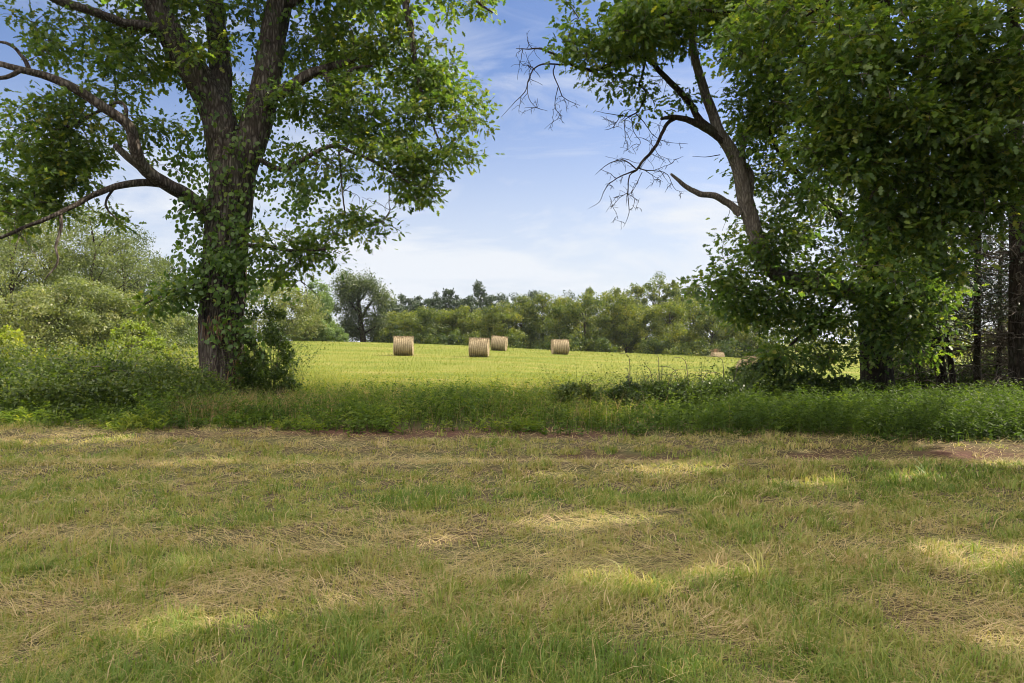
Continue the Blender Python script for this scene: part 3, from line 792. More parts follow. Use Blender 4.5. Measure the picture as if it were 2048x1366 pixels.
# ------------------------------------------------------------------ the oak on the right with its long, partly dead limb
def right_oak():
    rng = np.random.default_rng(33)
    root = thing('oak_tree', (px(1758, 808, 19)[0], 19, 0), 'oak standing in deep shade whose long limb leans left and ends in bare dead branches', 'oak tree')
    trunk = [(1758, 840, 19, .56), (1758, 810, 19, .46), (1758, 780, 19, .41), (1756, 740, 19, .38), (1753, 690, 19, .37), (1750, 640, 19, .37), (1748, 600, 19, .37), (1745, 540, 19, .33), (1740, 450, 19, .3), (1745, 350, 19, .28), (1755, 250, 19, .26), (1760, 150, 19, .23), (1765, 0, 19, .18), (1770, -250, 19, .07)]
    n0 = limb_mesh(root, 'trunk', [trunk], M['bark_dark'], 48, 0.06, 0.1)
    limb = [(1748, 588, 19, .25), (1690, 580, 18.8, .23), (1620, 566, 18.5, .22), (1565, 552, 18.2, .21), (1527, 508, 18, .2), (1507, 452, 17.9, .19), (1493, 400, 17.8, .185), (1484, 350, 17.7, .17), (1463, 300, 17.6, .15), (1441, 265, 17.5, .13), (1428, 225, 17.5, .115), (1410, 180, 17.4, .105), (1392, 120, 17.3, .095), (1383, 70, 17.2, .085), (1375, 0, 17.1, .07), (1360, -100, 17, .05)]
    n1 = limb_mesh(root, 'leaning_limb', [limb, [(1497, 395, 17.8, .12), (1500, 345, 17.9, .10), (1485, 315, 17.9, .08), (1500, 240, 18.2, .06), (1540, 120, 18.6, .05), (1570, 0, 19, .03)]], M['bark_grey'], 26, 0.06, 0.1)
    A = [(1441, 272, 17.5, .085), (1402, 243, 17.4, .08), (1380, 208, 17.4, .075), (1345, 170, 17.3, .07), (1318, 142, 17.2, .062), (1300, 122, 17.2, .056), (1270, 118, 17.1, .052), (1235, 126, 17, .05), (1200, 140, 17, .045), (1170, 140, 17, .045), (1140, 128, 16.9, .036), (1115, 112, 16.8, .03), (1085, 98, 16.7, .022), (1060, 98, 16.6, .014), (1032, 97, 16.6, .006)]
    Bq = [(1446, 282, 17.5, .085), (1412, 258, 17.4, .078), (1380, 241, 17.3, .072), (1350, 235, 17.2, .06), (1322, 238, 17.1, .035)]
    Cq = [(1352, 236, 17.2, .05), (1335, 247, 17.2, .048), (1320, 272, 17.1, .044), (1308, 295, 17, .04), (1295, 312, 17, .036), (1282, 326, 16.9, .032), (1273, 340, 16.9, .028)]
    Dq = [(1480, 428, 17.8, .105), (1455, 405, 17.8, .085), (1430, 390, 17.7, .08), (1400, 387, 17.6, .07), (1380, 380, 17.6, .06), (1362, 365, 17.5, .05), (1342, 348, 17.5, .03)]
    br = []
    fine = [
        [(1140, 128, 16.9, .022), (1115, 130, 16.9, .02), (1085, 130, 16.8, .018), (1065, 142, 16.8, .016), (1056, 165, 16.8, .013), (1050, 182, 16.8, .011), (1030, 205, 16.7, .008), (1003, 234, 16.7, .004)],
        [(1070, 138, 16.8, .014), (1055, 130, 16.8, .01), (1046, 132, 16.8, .005)],
        [(1056, 162, 16.8, .010), (1057, 190, 16.8, .008), (1068, 212, 16.8, .006), (1095, 222, 16.8, .004)],
        [(1110, 131, 16.9, .015), (1105, 148, 16.9, .014), (1117, 180, 16.9, .012), (1128, 198, 16.9, .009), (1160, 211, 16.9, .004)],
        [(1115, 176, 16.9, .010), (1110, 215, 16.9, .008), (1124, 232, 16.9, .006), (1108, 242, 16.9, .005), (1089, 258, 16.9, .003)],
        [(1290, 122, 17.2, .03), (1285, 150, 17.1, .028), (1277, 170, 17.1, .025), (1290, 184, 17.1, .022), (1285, 208, 17, .02), (1264, 232, 17, .016), (1240, 232, 17, .011), (1192, 222, 16.9, .004)],
        [(1262, 233, 17, .012), (1248, 240, 17, .010), (1250, 268, 17, .008), (1253, 286, 17, .004)],
        [(1240, 233, 17, .010), (1225, 255, 17, .008), (1209, 260, 17, .004)],
        [(1272, 228, 17, .012), (1290, 246, 17, .010), (1308, 268, 17, .008), (1330, 280, 17, .006), (1376, 288, 17, .004)],
        [(1263, 234, 17, .010), (1268, 262, 17, .008), (1282, 284, 17, .006), (1265, 300, 17, .004)],
        [(1273, 338, 16.9, .016), (1245, 320, 16.9, .012), (1215, 330, 16.9, .009), (1191, 349, 16.9, .004)],
        [(1273, 340, 16.9, .018), (1240, 352, 16.9, .014), (1222, 366, 16.9, .011), (1208, 384, 16.8, .009), (1198, 405, 16.8, .006), (1177, 417, 16.8, .003)],
        [(1273, 340, 16.9, .018), (1258, 352, 16.9, .015), (1255, 385, 16.9, .012), (1257, 425, 16.9, .008), (1247, 454, 16.9, .003)],
        [(1255, 385, 16.9, .008), (1240, 395, 16.9, .007), (1220, 418, 16.9, .003)],
        [(1256, 388, 16.9, .008), (1274, 402, 16.9, .006), (1270, 422, 16.9, .003)],
        [(1276, 336, 16.9, .015), (1288, 340, 16.9, .013), (1310, 342, 16.9, .010), (1335, 350, 16.9, .008), (1352, 380, 16.9, .005), (1376, 382, 16.9, .003)],
        [(1290, 341, 16.9, .010), (1305, 350, 16.9, .007), (1326, 364, 16.9, .003)],
        [(1310, 340, 16.9, .008), (1330, 333, 16.9, .005), (1348, 325, 16.9, .003)],
        [(1285, 344, 16.9, .009), (1270, 372, 16.9, .007), (1258, 388, 16.9, .004), (1240, 380, 16.9, .003)],
        [(1440, 310, 17.6, .012), (1418, 313, 17.6, .009), (1385, 313, 17.6, .003)],
        [(1480, 405, 17.8, .012), (1460, 404, 17.8, .008), (1458, 425, 17.8, .006), (1444, 462, 17.8, .003)]]
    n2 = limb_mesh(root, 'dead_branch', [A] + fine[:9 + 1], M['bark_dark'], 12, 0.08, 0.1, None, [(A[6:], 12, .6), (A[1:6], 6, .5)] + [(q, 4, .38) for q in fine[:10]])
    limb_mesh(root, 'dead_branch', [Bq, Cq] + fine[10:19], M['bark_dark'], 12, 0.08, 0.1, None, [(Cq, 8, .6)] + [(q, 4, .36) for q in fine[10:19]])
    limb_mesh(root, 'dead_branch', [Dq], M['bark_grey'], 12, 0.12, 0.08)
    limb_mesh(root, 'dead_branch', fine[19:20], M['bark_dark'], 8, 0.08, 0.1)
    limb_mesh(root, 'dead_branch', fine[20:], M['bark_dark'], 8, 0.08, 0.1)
    extra = [[(1745, 500, 19, .14), (1690, 440, 18.5, .11), (1620, 370, 18, .08), (1560, 300, 17.6, .05), (1530, 230, 17.4, .03)],
             [(1750, 420, 19, .14), (1820, 330, 18.2, .11), (1880, 250, 17.5, .07), (1920, 200, 17, .04)],
             [(1755, 300, 19, .12), (1690, 200, 18, .1), (1600, 100, 17.2, .07), (1500, 40, 16.6, .05), (1400, 20, 16.2, .03), (1280, 40, 16, .02)],
             [(1760, 200, 19, .1), (1850, 100, 18, .08), (1930, 20, 17, .05)],
             [(1690, 582, 18.8, .08), (1640, 640, 18.2, .05), (1580, 690, 17.8, .03)],
             [(1752, 640, 18.8, .07), (1800, 610, 18, .05), (1850, 590, 17.5, .03)]]
    n3 = limb_mesh(root, 'branch', extra, M['bark_dark'], 14, 0.06, 0.14)
    nodes = np.concatenate([n0[len(n0) // 3:], n1, n3, n2[:len(pxs(A)[0]) * 3]])
    B = [(1240, 60, 16.2, 90, 60, 1.2, 62), (1190, 110, 16.2, 45, 35, .6, 14), (1150, 20, 16, 25, 40, .6, 8), (1160, 90, 16.2, 20, 30, .4, 5), (1330, 40, 16.6, 100, 42, 1.3, 52), (1270, 92, 16.8, 50, 20, .7, 9), (1270, 150, 16.9, 25, 16, .3, 5), (1210, 160, 16.9, 18, 22, .3, 5), (1372, 190, 17.2, 30, 16, .3, 4), (1302, 205, 17, 16, 18, .2, 4),
         (1480, 45, 17, 110, 60, 1.4, 66), (1492, 140, 17.5, 30, 40, .7, 9), (1500, 250, 17.8, 18, 40, .5, 6), (1600, 90, 17.4, 120, 100, 1.6, 100), (1560, 230, 17.6, 95, 85, 1.4, 72), (1500, 235, 17.6, 50, 60, .8, 20),
         (1560, 370, 18, 70, 80, 1.2, 52), (1545, 470, 18, 55, 70, 1, 36), (1500, 520, 17.8, 45, 45, .7, 20), (1445, 545, 17.6, 35, 40, .5, 15), (1430, 580, 17.5, 25, 25, .4, 7), (1425, 515, 17.6, 18, 14, .3, 3), (1520, 590, 17.8, 70, 50, .9, 30), (1600, 620, 18, 90, 70, 1.1, 46), (1570, 690, 17.8, 60, 40, .9, 22), (1510, 650, 17.8, 40, 30, .6, 10), (1650, 720, 18.4, 55, 45, 1.0, 16), (1490, 620, 17.8, 40, 30, .6, 9),
         (1660, 250, 18.4, 100, 120, 1.6, 60), (1650, 420, 18.6, 80, 90, 1.4, 40), (1620, 520, 18.4, 80, 60, 1.2, 34), (1690, 600, 18.2, 90, 60, 1.1, 50), (1780, 640, 17.8, 90, 55, 1.0, 46), (1840, 690, 17.6, 40, 25, .6, 8), (1880, 600, 17.6, 70, 60, 1.0, 28), (1820, 530, 17.8, 80, 60, 1.0, 34), (1730, 700, 17.8, 50, 22, .5, 10)]
    tg = blob_targets(B, rng)
    tw = Acc(); paths = grow(nodes, tg, tw, rng, 0.08, 0.03)
    acc = Acc()
    foliage(acc, paths, rng, 31, 0.155, 0.21, LOBED, 0.48, 0.18)
    hi = np.concatenate([ball_targets((9.6, 18.6, 12.8), (4.6, 3.0, 2.2), 190, rng), ball_targets((4.6, 17.5, 10.9), (3.2, 1.6, 1.3), 60, rng)])
    hp = [np.stack([q - np.array([0.2, 0, .5]), q]) for q in hi]
    foliage(acc, hp, rng, 55, 0.30, 0.55, BROAD, 0.45, 0.16)
    crown_part(root, acc, tw, M['oak_leaf'])
right_oak()

# ------------------------------------------------------------------ nearer oak whose boughs hang in from the right; its trunk stands out of the picture
def near_oak():
    rng = np.random.default_rng(44)
    base = np.array([12.2, 10.0, 0.0])
    root = thing('oak_tree', base, 'nearer oak whose large leaved boughs hang down before the slim black trunks', 'oak tree')
    def wl(L): return [tuple(L0) for L0 in L]
    def W(L):                                       # world points -> the pixel form used by limb_mesh
        return [((x / y) * F + 1024, 683 - (z - CAM_H) / y * F, y, r) for (x, y, z, r) in L]
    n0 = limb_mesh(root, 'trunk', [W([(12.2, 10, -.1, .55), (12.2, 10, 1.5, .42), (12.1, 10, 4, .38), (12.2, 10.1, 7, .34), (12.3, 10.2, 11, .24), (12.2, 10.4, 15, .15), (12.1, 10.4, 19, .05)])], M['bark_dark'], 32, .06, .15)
    n1 = limb_mesh(root, 'branch', [W([(12.1, 10, 4.6, .2), (10.5, 10.8, 5.8, .16), (8.8, 11.6, 6.2, .12), (7.2, 12.4, 5.9, .08), (6.0, 12.8, 5.0, .04)]),
                                    W([(12.1, 10, 5.6, .2), (10.4, 9.8, 7.2, .15), (8.0, 10.4, 8.0, .1), (5.8, 11.4, 7.4, .06), (4.6, 12, 6.8, .03)]),
                                    W([(12.2, 10, 4.0, .16), (11.0, 11.6, 4.6, .12), (9.6, 12.8, 4.8, .08), (8.6, 13.2, 4.2, .04)]),
                                    W([(12.2, 10.1, 7, .2), (9.5, 8, 10, .14), (7, 6.5, 11.5, .08), (5, 5.5, 11.5, .04)]),
                                    W([(12.2, 10.1, 8, .2), (10, 12, 11, .14), (8, 13.5, 12.5, .08)])], M['bark_dark'], 16, .06, .15)
    nodes = np.concatenate([n0[20:], n1])
    B = [(1560, 60, 12.3, 90, 90, 1.0, 46), (1700, 110, 12, 120, 110, 1.2, 86), (1850, 90, 12, 120, 110, 1.2, 84), (1990, 90, 11.8, 90, 110, 1.2, 66), (1680, 250, 12.4, 110, 90, 1, 70), (1800, 260, 12.4, 110, 90, 1, 70), (1950, 240, 12, 100, 70, 1, 44), (2030, 180, 11.8, 60, 60, .8, 20),
         (1760, 380, 12.8, 110, 80, .9, 62), (1690, 340, 12.8, 70, 80, .9, 34), (1830, 400, 12.8, 70, 60, .8, 32), (1790, 470, 12.9, 85, 55, .7, 36), (1880, 430, 12.8, 45, 45, .6, 18), (1920, 455, 12.6, 30, 20, .4, 6), (1740, 540, 13, 60, 40, .6, 16), (1900, 520, 13, 40, 40, .5, 12), (1960, 330, 12.4, 50, 30, .6, 8), (1940, 365, 12.4, 40, 22, .5, 8), (2020, 430, 12.2, 50, 30, .5, 12), (1990, 320, 12.3, 70, 60, .8, 44), (2045, 360, 12.0, 40, 60, .6, 24), (1920, 300, 12.5, 50, 50, .7, 18)]
    tg = blob_targets(B, rng)
    tw = Acc(); paths = grow(nodes, tg, tw, rng, 0.05, 0.03)
    acc = Acc()
    foliage(acc, paths, rng, 29, 0.138, 0.18, LOBED, 0.50, 0.20)
    c = np.array([11.8, 9.6, 13.2])
    hi = np.concatenate([ball_targets(c, (6.8, 6.8, 6.2), 620, rng), ball_targets((13.5, 6.5, 9.0), (3.6, 4.5, 4.5), 190, rng), ball_targets((12, 13.5, 9.5), (3.6, 3.0, 3.0), 110, rng)])
    # keep this unseen part of the crown clear of the picture
    top = CAM_H + 700 / F * hi[:, 1]; side = hi[:, 0] / np.maximum(hi[:, 1], .5) * F > 1110
    hi = hi[((hi[:, 2] > top + .9) | side) & (hi[:, 1] > 1.5)]
    hp = [np.stack([q - np.array([0.2, 0, .5]), q]) for q in hi]
    foliage(acc, hp, rng, 60, 0.32, 0.60, BROAD, 0.48, 0.18)
    crown_part(root, acc, tw, M['oak_leaf'])
near_oak()

# ------------------------------------------------------------------ slim dark trees of the grove on the right
def slim_tree(name, line, label, group, seed, twigs, crown, mat, cedar=True, forks=()):
    rng = np.random.default_rng(seed)
    P, r = pxs([line[0]])
    root = thing(name, (P[0][0], P[0][1], float(hgt(P[0][0], P[0][1]))), label, 'tree', group)
    nd = limb_mesh(root, 'trunk', [line] + list(forks), M['bark_dark'], 20, .06, .15)
    acc = Acc()
    for k in range(twigs):                                     # dead, nearly level lower branches
        p0 = nd[rng.integers(len(nd) // 10, int(len(nd) * .75))]
        a = rng.uniform(0, 2 * pi); L = rng.uniform(.6, 2.0)
        d = np.array([cos(a), sin(a), rng.uniform(-.35, .35)])
        p = [p0]
        for s in range(6):
            d = d + rng.normal(0, .15, 3); d /= np.linalg.norm(d); p.append(p[-1] + d * L / 6)
        p = np.array(p)
        tube(acc, p, np.linspace(.022, .004, 7), 4, rng.random())
        dead_twigs(acc, p, rng, 5, L * .42, 1, .2, .008)
    tw = acc
    if crown:
        tg = blob_targets(crown, rng)
        paths = grow(nd, tg, tw, rng, 0.02, .03)
        acc = Acc(); foliage(acc, paths, rng, 60, .13 if cedar else .14, .26, NARROW if cedar else OVAL, .45, .2, .6, False)
        crown_part(root, acc, tw, M[mat])
    else:
        V, f, t = tw.get(); part('crown', root, V, f, M['twig'], t)
    return root
G = 'slim trees of the shaded grove'
slim_tree('slim_tree', [(1912, 812, 20.5, .095), (1905, 740, 20.5, .08), (1893, 660, 20.5, .078), (1882, 580, 20.5, .075), (1874, 500, 20.5, .072), (1872, 400, 20.5, .07), (1882, 280, 20.5, .065), (1900, 120, 20.5, .055), (1908, -120, 20.5, .03)],
          'slim dark trunk leaning left, the right one of a close pair behind the shaded oak', G, 1, 90, [(1860, 560, 20.5, 70, 70, 1, 26), (1930, 560, 20.3, 50, 90, 1, 16), (1900, 660, 20.3, 60, 40, 1, 9), (1890, 330, 20.5, 90, 110, 1.2, 36), (1900, 80, 20.5, 90, 120, 1.2, 26)], 'cedar_leaf')
slim_tree('slim_tree', [(1889, 812, 21, .16), (1880, 740, 21, .145), (1872, 650, 21, .135), (1866, 560, 21, .125), (1856, 450, 21, .115), (1850, 300, 21, .10), (1846, 60, 21, .08), (1842, -140, 21, .03)],
          'dark trunk close beside the shaded oak, thicker left one of the leaning pair', G, 2, 80, [(1840, 400, 21, 70, 130, 1.2, 40), (1830, 590, 20.7, 60, 60, 1, 20), (1800, 690, 20.6, 60, 30, .9, 8), (1840, 150, 21, 70, 120, 1.2, 24)], 'cedar_leaf')
slim_tree('slim_tree', [(1957, 812, 21, .12), (1955, 700, 21, .095), (1955, 560, 21, .09), (1953, 400, 21, .085), (1950, 200, 21, .075), (1948, -150, 21, .05)],
          'straight slender black trunk standing alone between the leaning pair and the thick edge trunk', G, 3, 130, [(1960, 330, 21, 85, 90, 1.3, 46), (1960, 170, 21, 80, 90, 1.2, 30), (1950, 20, 21, 80, 80, 1.2, 20), (1985, 460, 21, 60, 70, 1, 34), (1985, 590, 20.8, 55, 70, 1, 22)], 'cedar_leaf')
slim_tree('stout_tree', [(2040, 820, 19.5, .32), (2039, 780, 19.5, .25), (2038, 690, 19.5, .23), (2037, 560, 19.5, .21), (2034, 380, 19.5, .19), (2027, 100, 19.5, .16), (2025, -150, 19.5, .08)],
          'thick black trunk in deep shade beyond all the slim trunks, only partly in view', None, 4, 130, [(2030, 330, 20, 80, 100, 1.3, 44), (2040, 130, 20, 80, 110, 1.2, 36), (2050, 560, 20.0, 60, 90, 1.0, 26), (2100, 640, 20, 60, 80, 1, 20)], 'cedar_leaf')
slim_tree('sapling', [(1838, 806, 22, .09), (1835, 700, 22, .075), (1830, 600, 22, .06), (1824, 480, 22, .04), (1822, 380, 22, .02)],
          'thin straight sapling just right of the shaded oak trunk', G, 6, 50, [(1815, 640, 22, 50, 60, .8, 9)], 'cedar_leaf')
slim_tree('sapling', [(1866, 806, 22.6, .10), (1862, 700, 22.6, .08), (1858, 600, 22.6, .06), (1850, 450, 22.6, .03)],
          'thin sapling between the straight sapling and the leaning pair of trunks', G, 7, 50, [], 'cedar_leaf')
slim_tree('sapling', [(1997, 806, 21.6, .085), (1998, 700, 21.6, .075), (2000, 560, 21.6, .06), (2003, 400, 21.6, .035)],
          'thin sapling between the slender lone trunk and the thick edge trunk', G, 8, 110, [(1990, 640, 21.6, 50, 50, .8, 9)], 'cedar_leaf')

# ------------------------------------------------------------------ generic crown made of leaf clumps
def cloud_crown(acc, base, H, Rr, seed, leaf, nclump, per, z0=0.05, shape='round', tpl=OVAL, rc=0.30, tint=0.45, lump=0.22):
    rng = np.random.default_rng(seed)
    base = np.array(base)
    cs = []
    while len(cs) < nclump:
        t = rng.random(); a = rng.uniform(0, 2 * pi)
        if shape == 'round': prof = max(0.0, 1 - abs(2 * t - 0.95) ** 2.6) ** 0.6
        elif shape == 'dome': prof = max(0.0, 1 - t ** 2.4) ** 0.55
        elif shape == 'cone': prof = (1 - t) ** 0.6 * .9 + 0.05
        elif shape == 'column': prof = max(0.0, 1 - abs(2 * t - 1) ** 4) ** 0.7 * (0.8 + 0.2 * (1 - t))
        else: prof = 1
        if rng.random() > prof + 0.15: continue
        prof *= 1 + lump * sin(3 * a + seed) + lump * sin(5 * t * 3 + 2 * a + seed * 2.1)
        rr = Rr * prof * rng.uniform(0.25, 1.0) ** 0.45
        cs.append(np.array([rr * cos(a), rr * sin(a), H * (z0 + (1 - z0) * t)]))
    for c in cs:
        r = Rr * rc * rng.uniform(.55, 1.35) * (0.8 if shape == 'cone' and c[2] > .75 * H else 1)
        n = int(per * rng.uniform(.6, 1.3))
        v = unit(rng.normal(0, 1, (n, 3)))
        p = c + v * (r * rng.uniform(.5, 1.08, (n, 1))) * np.array([1, 1, .8])
        p[:, 2] = np.clip(p[:, 2], 0.05, None)
        D = rng.normal(0, 1, (n, 3)); D[:, 2] -= .3
        leaves(acc, base + p, D, v + rng.normal(0, .33, (n, 3)) + np.array([0, 0, .15]), leaf * rng.uniform(.6, 1.25, n), np.clip(tint + rng.normal(0, .11) + rng.normal(0, .16, n), 0, 1), tpl)
    return cs

def cloud_tree(name, X, Y, H, Rr, label, cat, group, seed, mat, leaf, nclump, per, z0=0.05, shape='round', rc=.30, tint=.45, tr=None, lump=.22, trunk_mat='bark_dark'):
    b = np.array([X, Y, float(hgt(X, Y))])
    root = thing(name, b, label, cat, group)
    acc = Acc()
    cs = cloud_crown(acc, b, H, Rr, seed, leaf, nclump, per, z0, shape, OVAL, rc, tint, lump)
    V, f, t = acc.get(); part('crown', root, V, f, M[mat], t)
    acc = Acc(); rng = np.random.default_rng(seed + 900)
    tr = tr or H * 0.022
    P = np.stack([b + np.array([rng.normal(0, .02 * H * k / 6), rng.normal(0, .02 * H * k / 6), H * .88 * k / 6 - .1]) for k in range(7)])
    tube(acc, P, np.linspace(tr, tr * .2, 7), 8, .5, .05)
    for c in cs[:min(len(cs), 26)]:
        i = min(5, max(1, int(c[2] / (H * .88) * 6) - 1))
        tube(acc, np.stack([P[i], (P[i] + b + c) / 2 + np.array([0, 0, .05 * H * .3]), b + c]), [tr * .25, tr * .15, tr * .05], 5, .5)
    V, f, t = acc.get(); part('trunk', root, V, f, M[trunk_mat], t, True)
    return root
def at_px(x, Y): return (x - 1024) / F * Y
def h_px(x, top, Y): return CAM_H + (683 - top) / F * Y - float(hgt(at_px(x, Y), Y))

# ------------------------------------------------------------------ sunlit grove on the left
GR = 'trees of the sunlit grove on the left'
grove = [  # px x, distance, px of the top, radius, label
    (-70, 58, 425, 5.5, 'pale sunlit tree furthest from the vine oak, cut by the left edge of the view', 'grove_leaf', .50),
    (25, 57, 440, 4.6, 'tall dusty green grove tree under the drooping oak branch, behind the yellow bush', 'grove_leaf', .55),
    (108, 62, 432, 4.6, 'highest dusty green tree of the sunlit grove', 'grove_leaf', .50),
    (185, 60, 462, 4.4, 'greenish grove tree next right of the highest one', 'grove_leaf', .40),
    (250, 66, 488, 4.4, 'grey green grove tree with a rounded top, second from the grove\'s right end', 'oak_leaf_far', .45),
    (296, 70, 528, 4.0, 'grove tree at the sloping right end, nearest the vine oak', 'oak_leaf_far', .55),
    (70, 50, 590, 3.4, 'low pale tree in front of the grove, just right of the yellow bush', 'grove_leaf', .70),
    (150, 52, 560, 3.2, 'low light green tree in front of the middle of the grove', 'grove_leaf', .45),
    (225, 54, 590, 3.0, 'small pale tree in front of the grove\'s sloping end', 'grove_leaf', .60)]
for k, (x, Y, top, r, lab, mt, tn) in enumerate(grove):
    cloud_tree('grove_tree', at_px(x, Y), Y, h_px(x, top, Y) * (1.15 if k < 6 else 1.02), r * 1.05, lab, 'tree', GR, 60 + k, mt, .18, 150, 170, 0.03, 'round' if k > 5 else 'dome', .22, tn - .15, lump=.30)
cloud_tree('pale_tree', at_px(335, 76), 76, h_px(335, 606, 76), 3.0, 'small pale rounded tree between the grove and the vine oak', 'tree', None, 80, 'pale_leaf', .24, 50, 130, .03, 'dome', .28, .5)
cloud_tree('pale_tree', at_px(382, 84), 84, h_px(382, 640, 84), 2.6, 'low grey green tree seen just left of the vine oak trunk', 'tree', None, 81, 'grove_leaf', .24, 40, 110, .03, 'dome', .3, .3)
cloud_tree('lime_bush', at_px(262, 38), 38, h_px(262, 642, 38), 1.15, 'bright lime green sunlit bush in front of the grove', 'bush', None, 82, 'lime_leaf', .17, 40, 75, .08, 'dome', .24, .4, lump=.4)
cloud_tree('lime_bush', at_px(312, 37), 37, h_px(312, 665, 37), 0.75, 'small lime green bush right beside the larger lime one', 'bush', None, 83, 'lime_leaf', .16, 20, 90, .08, 'dome', .34, .4)
cloud_tree('yellow_bush', at_px(8, 22.5), 22.5, h_px(8, 650, 22.5), 0.85, 'yellow leaved bush glowing in the sun behind the brambles', 'bush', None, 84, 'lime_leaf', .13, 40, 90, .05, 'dome', .30, .85)

# ------------------------------------------------------------------ trees between the vine oak and the far wood
cloud_tree('pale_tree', at_px(545, 88), 88, h_px(545, 545, 88), 4.6, 'pale green tree seen just right of the vine oak trunk, behind it', 'tree', None, 90, 'grove_leaf', .26, 90, 150, .03, 'round', .26, .45)
cloud_tree('pale_tree', at_px(598, 92), 92, h_px(598, 598, 92), 2.8, 'rounded olive green tree left of the slender light green one', 'tree', None, 91, 'grove_leaf', .26, 50, 130, .05, 'round', .28, .5)
cloud_tree('slender_tree', at_px(636, 100), 100, h_px(636, 564, 100), 2.3, 'slender light green tree left of the open crowned dark oak', 'tree', None, 92, 'pale_leaf', .26, 74, 130, .03, 'column', .34, .35)
cloud_tree('dark_bush', at_px(640, 96), 96, h_px(640, 628, 96), 2.1, 'round dark bush in front of the slender light green tree', 'bush', None, 93, 'wood_leaf', .26, 30, 120, .03, 'dome', .34, .2)
for k, (x, top, r, lab, mt) in enumerate([(592, 655, 1.5, 'olive field edge shrub under the rounded olive tree', 'grove_leaf'), (622, 648, 1.7, 'greyish field edge shrub under the slender light green tree', 'oak_leaf_far'),
                                          (652, 642, 1.9, 'yellow green field edge shrub right of the greyish one', 'pale_leaf'), (678, 660, 1.2, 'small yellow green shrub by the foot of the open crowned oak', 'pale_leaf')]):
    cloud_tree('field_shrub', at_px(x, 94), 94, h_px(x, top, 94), r, lab, 'shrub', 'shrubs on the far field edge', 95 + k, mt, .24, 26, 110, .03, 'dome', .34, .5)
def open_oak():
    rng = np.random.default_rng(77)
    d = 104
    b = np.array([at_px(728, d), d, float(hgt(at_px(728, d), d))])
    root = thing('oak_tree', b, 'distant dark oak with open crown and visible trunk, left of the first hay bale', 'oak tree')
    L = [[(730, 715, d, .55), (728, 690, d, .45), (724, 660, d, .38), (720, 630, d, .33), (717, 600, d, .25), (716, 575, d, .15), (714, 560, d, .06)],
         [(722, 640, d, .26), (735, 615, d, .2), (748, 600, d, .14), (762, 588, d, .08)], [(720, 630, d, .2), (705, 610, d, .15), (692, 592, d, .1), (684, 575, d, .05)], [(718, 605, d, .15), (732, 585, d, .1), (742, 568, d, .06)],
         [(726, 665, d, .16), (705, 650, d, .12), (690, 645, d, .06)], [(727, 668, d, .14), (748, 655, d, .1), (758, 650, d, .05)]]
    nd = limb_mesh(root, 'trunk', L, M['bark_dark'], 14, .06, .3)
    B = [(690, 570, d, 16, 11, 1.6, 12), (714, 562, d, 17, 9, 1.6, 14), (738, 575, d, 16, 11, 1.6, 12), (760, 590, d, 14, 11, 1.4, 12), (690, 597, d, 14, 10, 1.4, 9), (716, 588, d, 18, 10, 1.6, 11), (675, 612, d, 9, 8, 1, 4),
         (700, 622, d, 18, 12, 1.6, 9), (695, 650, d, 22, 16, 1.8, 16), (735, 632, d, 10, 8, 1, 3), (755, 640, d, 16, 12, 1.4, 8), (715, 665, d, 22, 12, 1.6, 9), (750, 665, d, 18, 12, 1.4, 7), (680, 672, d, 15, 14, 1.4, 7)]
    tg = blob_targets(B, rng); tw = Acc(); paths = grow(nd, tg, tw, rng, .05, .06, .6)
    acc = Acc(); foliage(acc, paths, rng, 150, .30, .62, OVAL, .22, .2, .7, False)
    crown_part(root, acc, tw, M['oak_leaf_far'])
open_oak()

# ------------------------------------------------------------------ the far wood behind the hayfield
FW, FB = 'trees along the front edge of the far wood', 'trees rising behind the front edge of the far wood'
front = [(776, 628, 2.6, 'low pale tree at the left end of the far wood, beside the open crowned oak'), (812, 624, 2.9, 'far wood tree straight behind the leftmost hay bale'), (852, 616, 2.9, 'far wood tree a little right of the leftmost hay bale'),
         (893, 622, 2.9, 'far wood tree midway between the leftmost bale and the tilted pair, left half'), (930, 620, 2.7, 'far wood tree behind the front bale of the pair, on its left'), (968, 618, 2.7, 'far wood tree showing between the two bales of the pair'),
         (1006, 610, 2.8, 'far wood tree straight behind the tilted rear bale of the pair'), (1044, 598, 2.9, 'bright topped far wood tree just right of the tilted bale'), (1086, 594, 3.0, 'bright topped far wood tree just left of the lone bale'),
         (1128, 600, 2.9, 'far wood tree straight behind the lone bale right of the pair'), (1170, 592, 3.0, 'far wood tree just right of the lone bale'), (1212, 596, 3.0, 'far wood tree left of the tallest lobed tree, two crowns away'),
         (1252, 596, 2.9, 'far wood tree directly left of the tallest lobed tree'), (1292, 606, 2.9, 'front crown below the left side of the tallest lobed tree'), (1338, 604, 3.1, 'front crown below the right side of the tallest lobed tree'),
         (1382, 600, 3.0, 'far wood tree left of the half hidden bale on the crest'), (1424, 616, 2.9, 'dark far wood tree straight behind the half hidden bale on the crest'), (1466, 622, 2.9, 'dark far wood tree right of the half hidden bale, next to the leaning limb\'s foliage'),
         (1512, 618, 3.0, 'far wood tree mostly hidden behind the low boughs of the shaded oak')]
for k, (x, top, r, lab) in enumerate(front):
    Y = 108 + [0, 2.5, -1.5, 1][k % 4]
    cloud_tree('wood_tree', at_px(x, Y), Y, h_px(x, top, Y) * 1.02, r, lab, 'tree', FW, 200 + k, 'wood_leaf', .28, 70, 135, .02, 'round' if k % 3 else 'dome', .30, .52 + .1 * sin(k * 2.3), lump=.3)
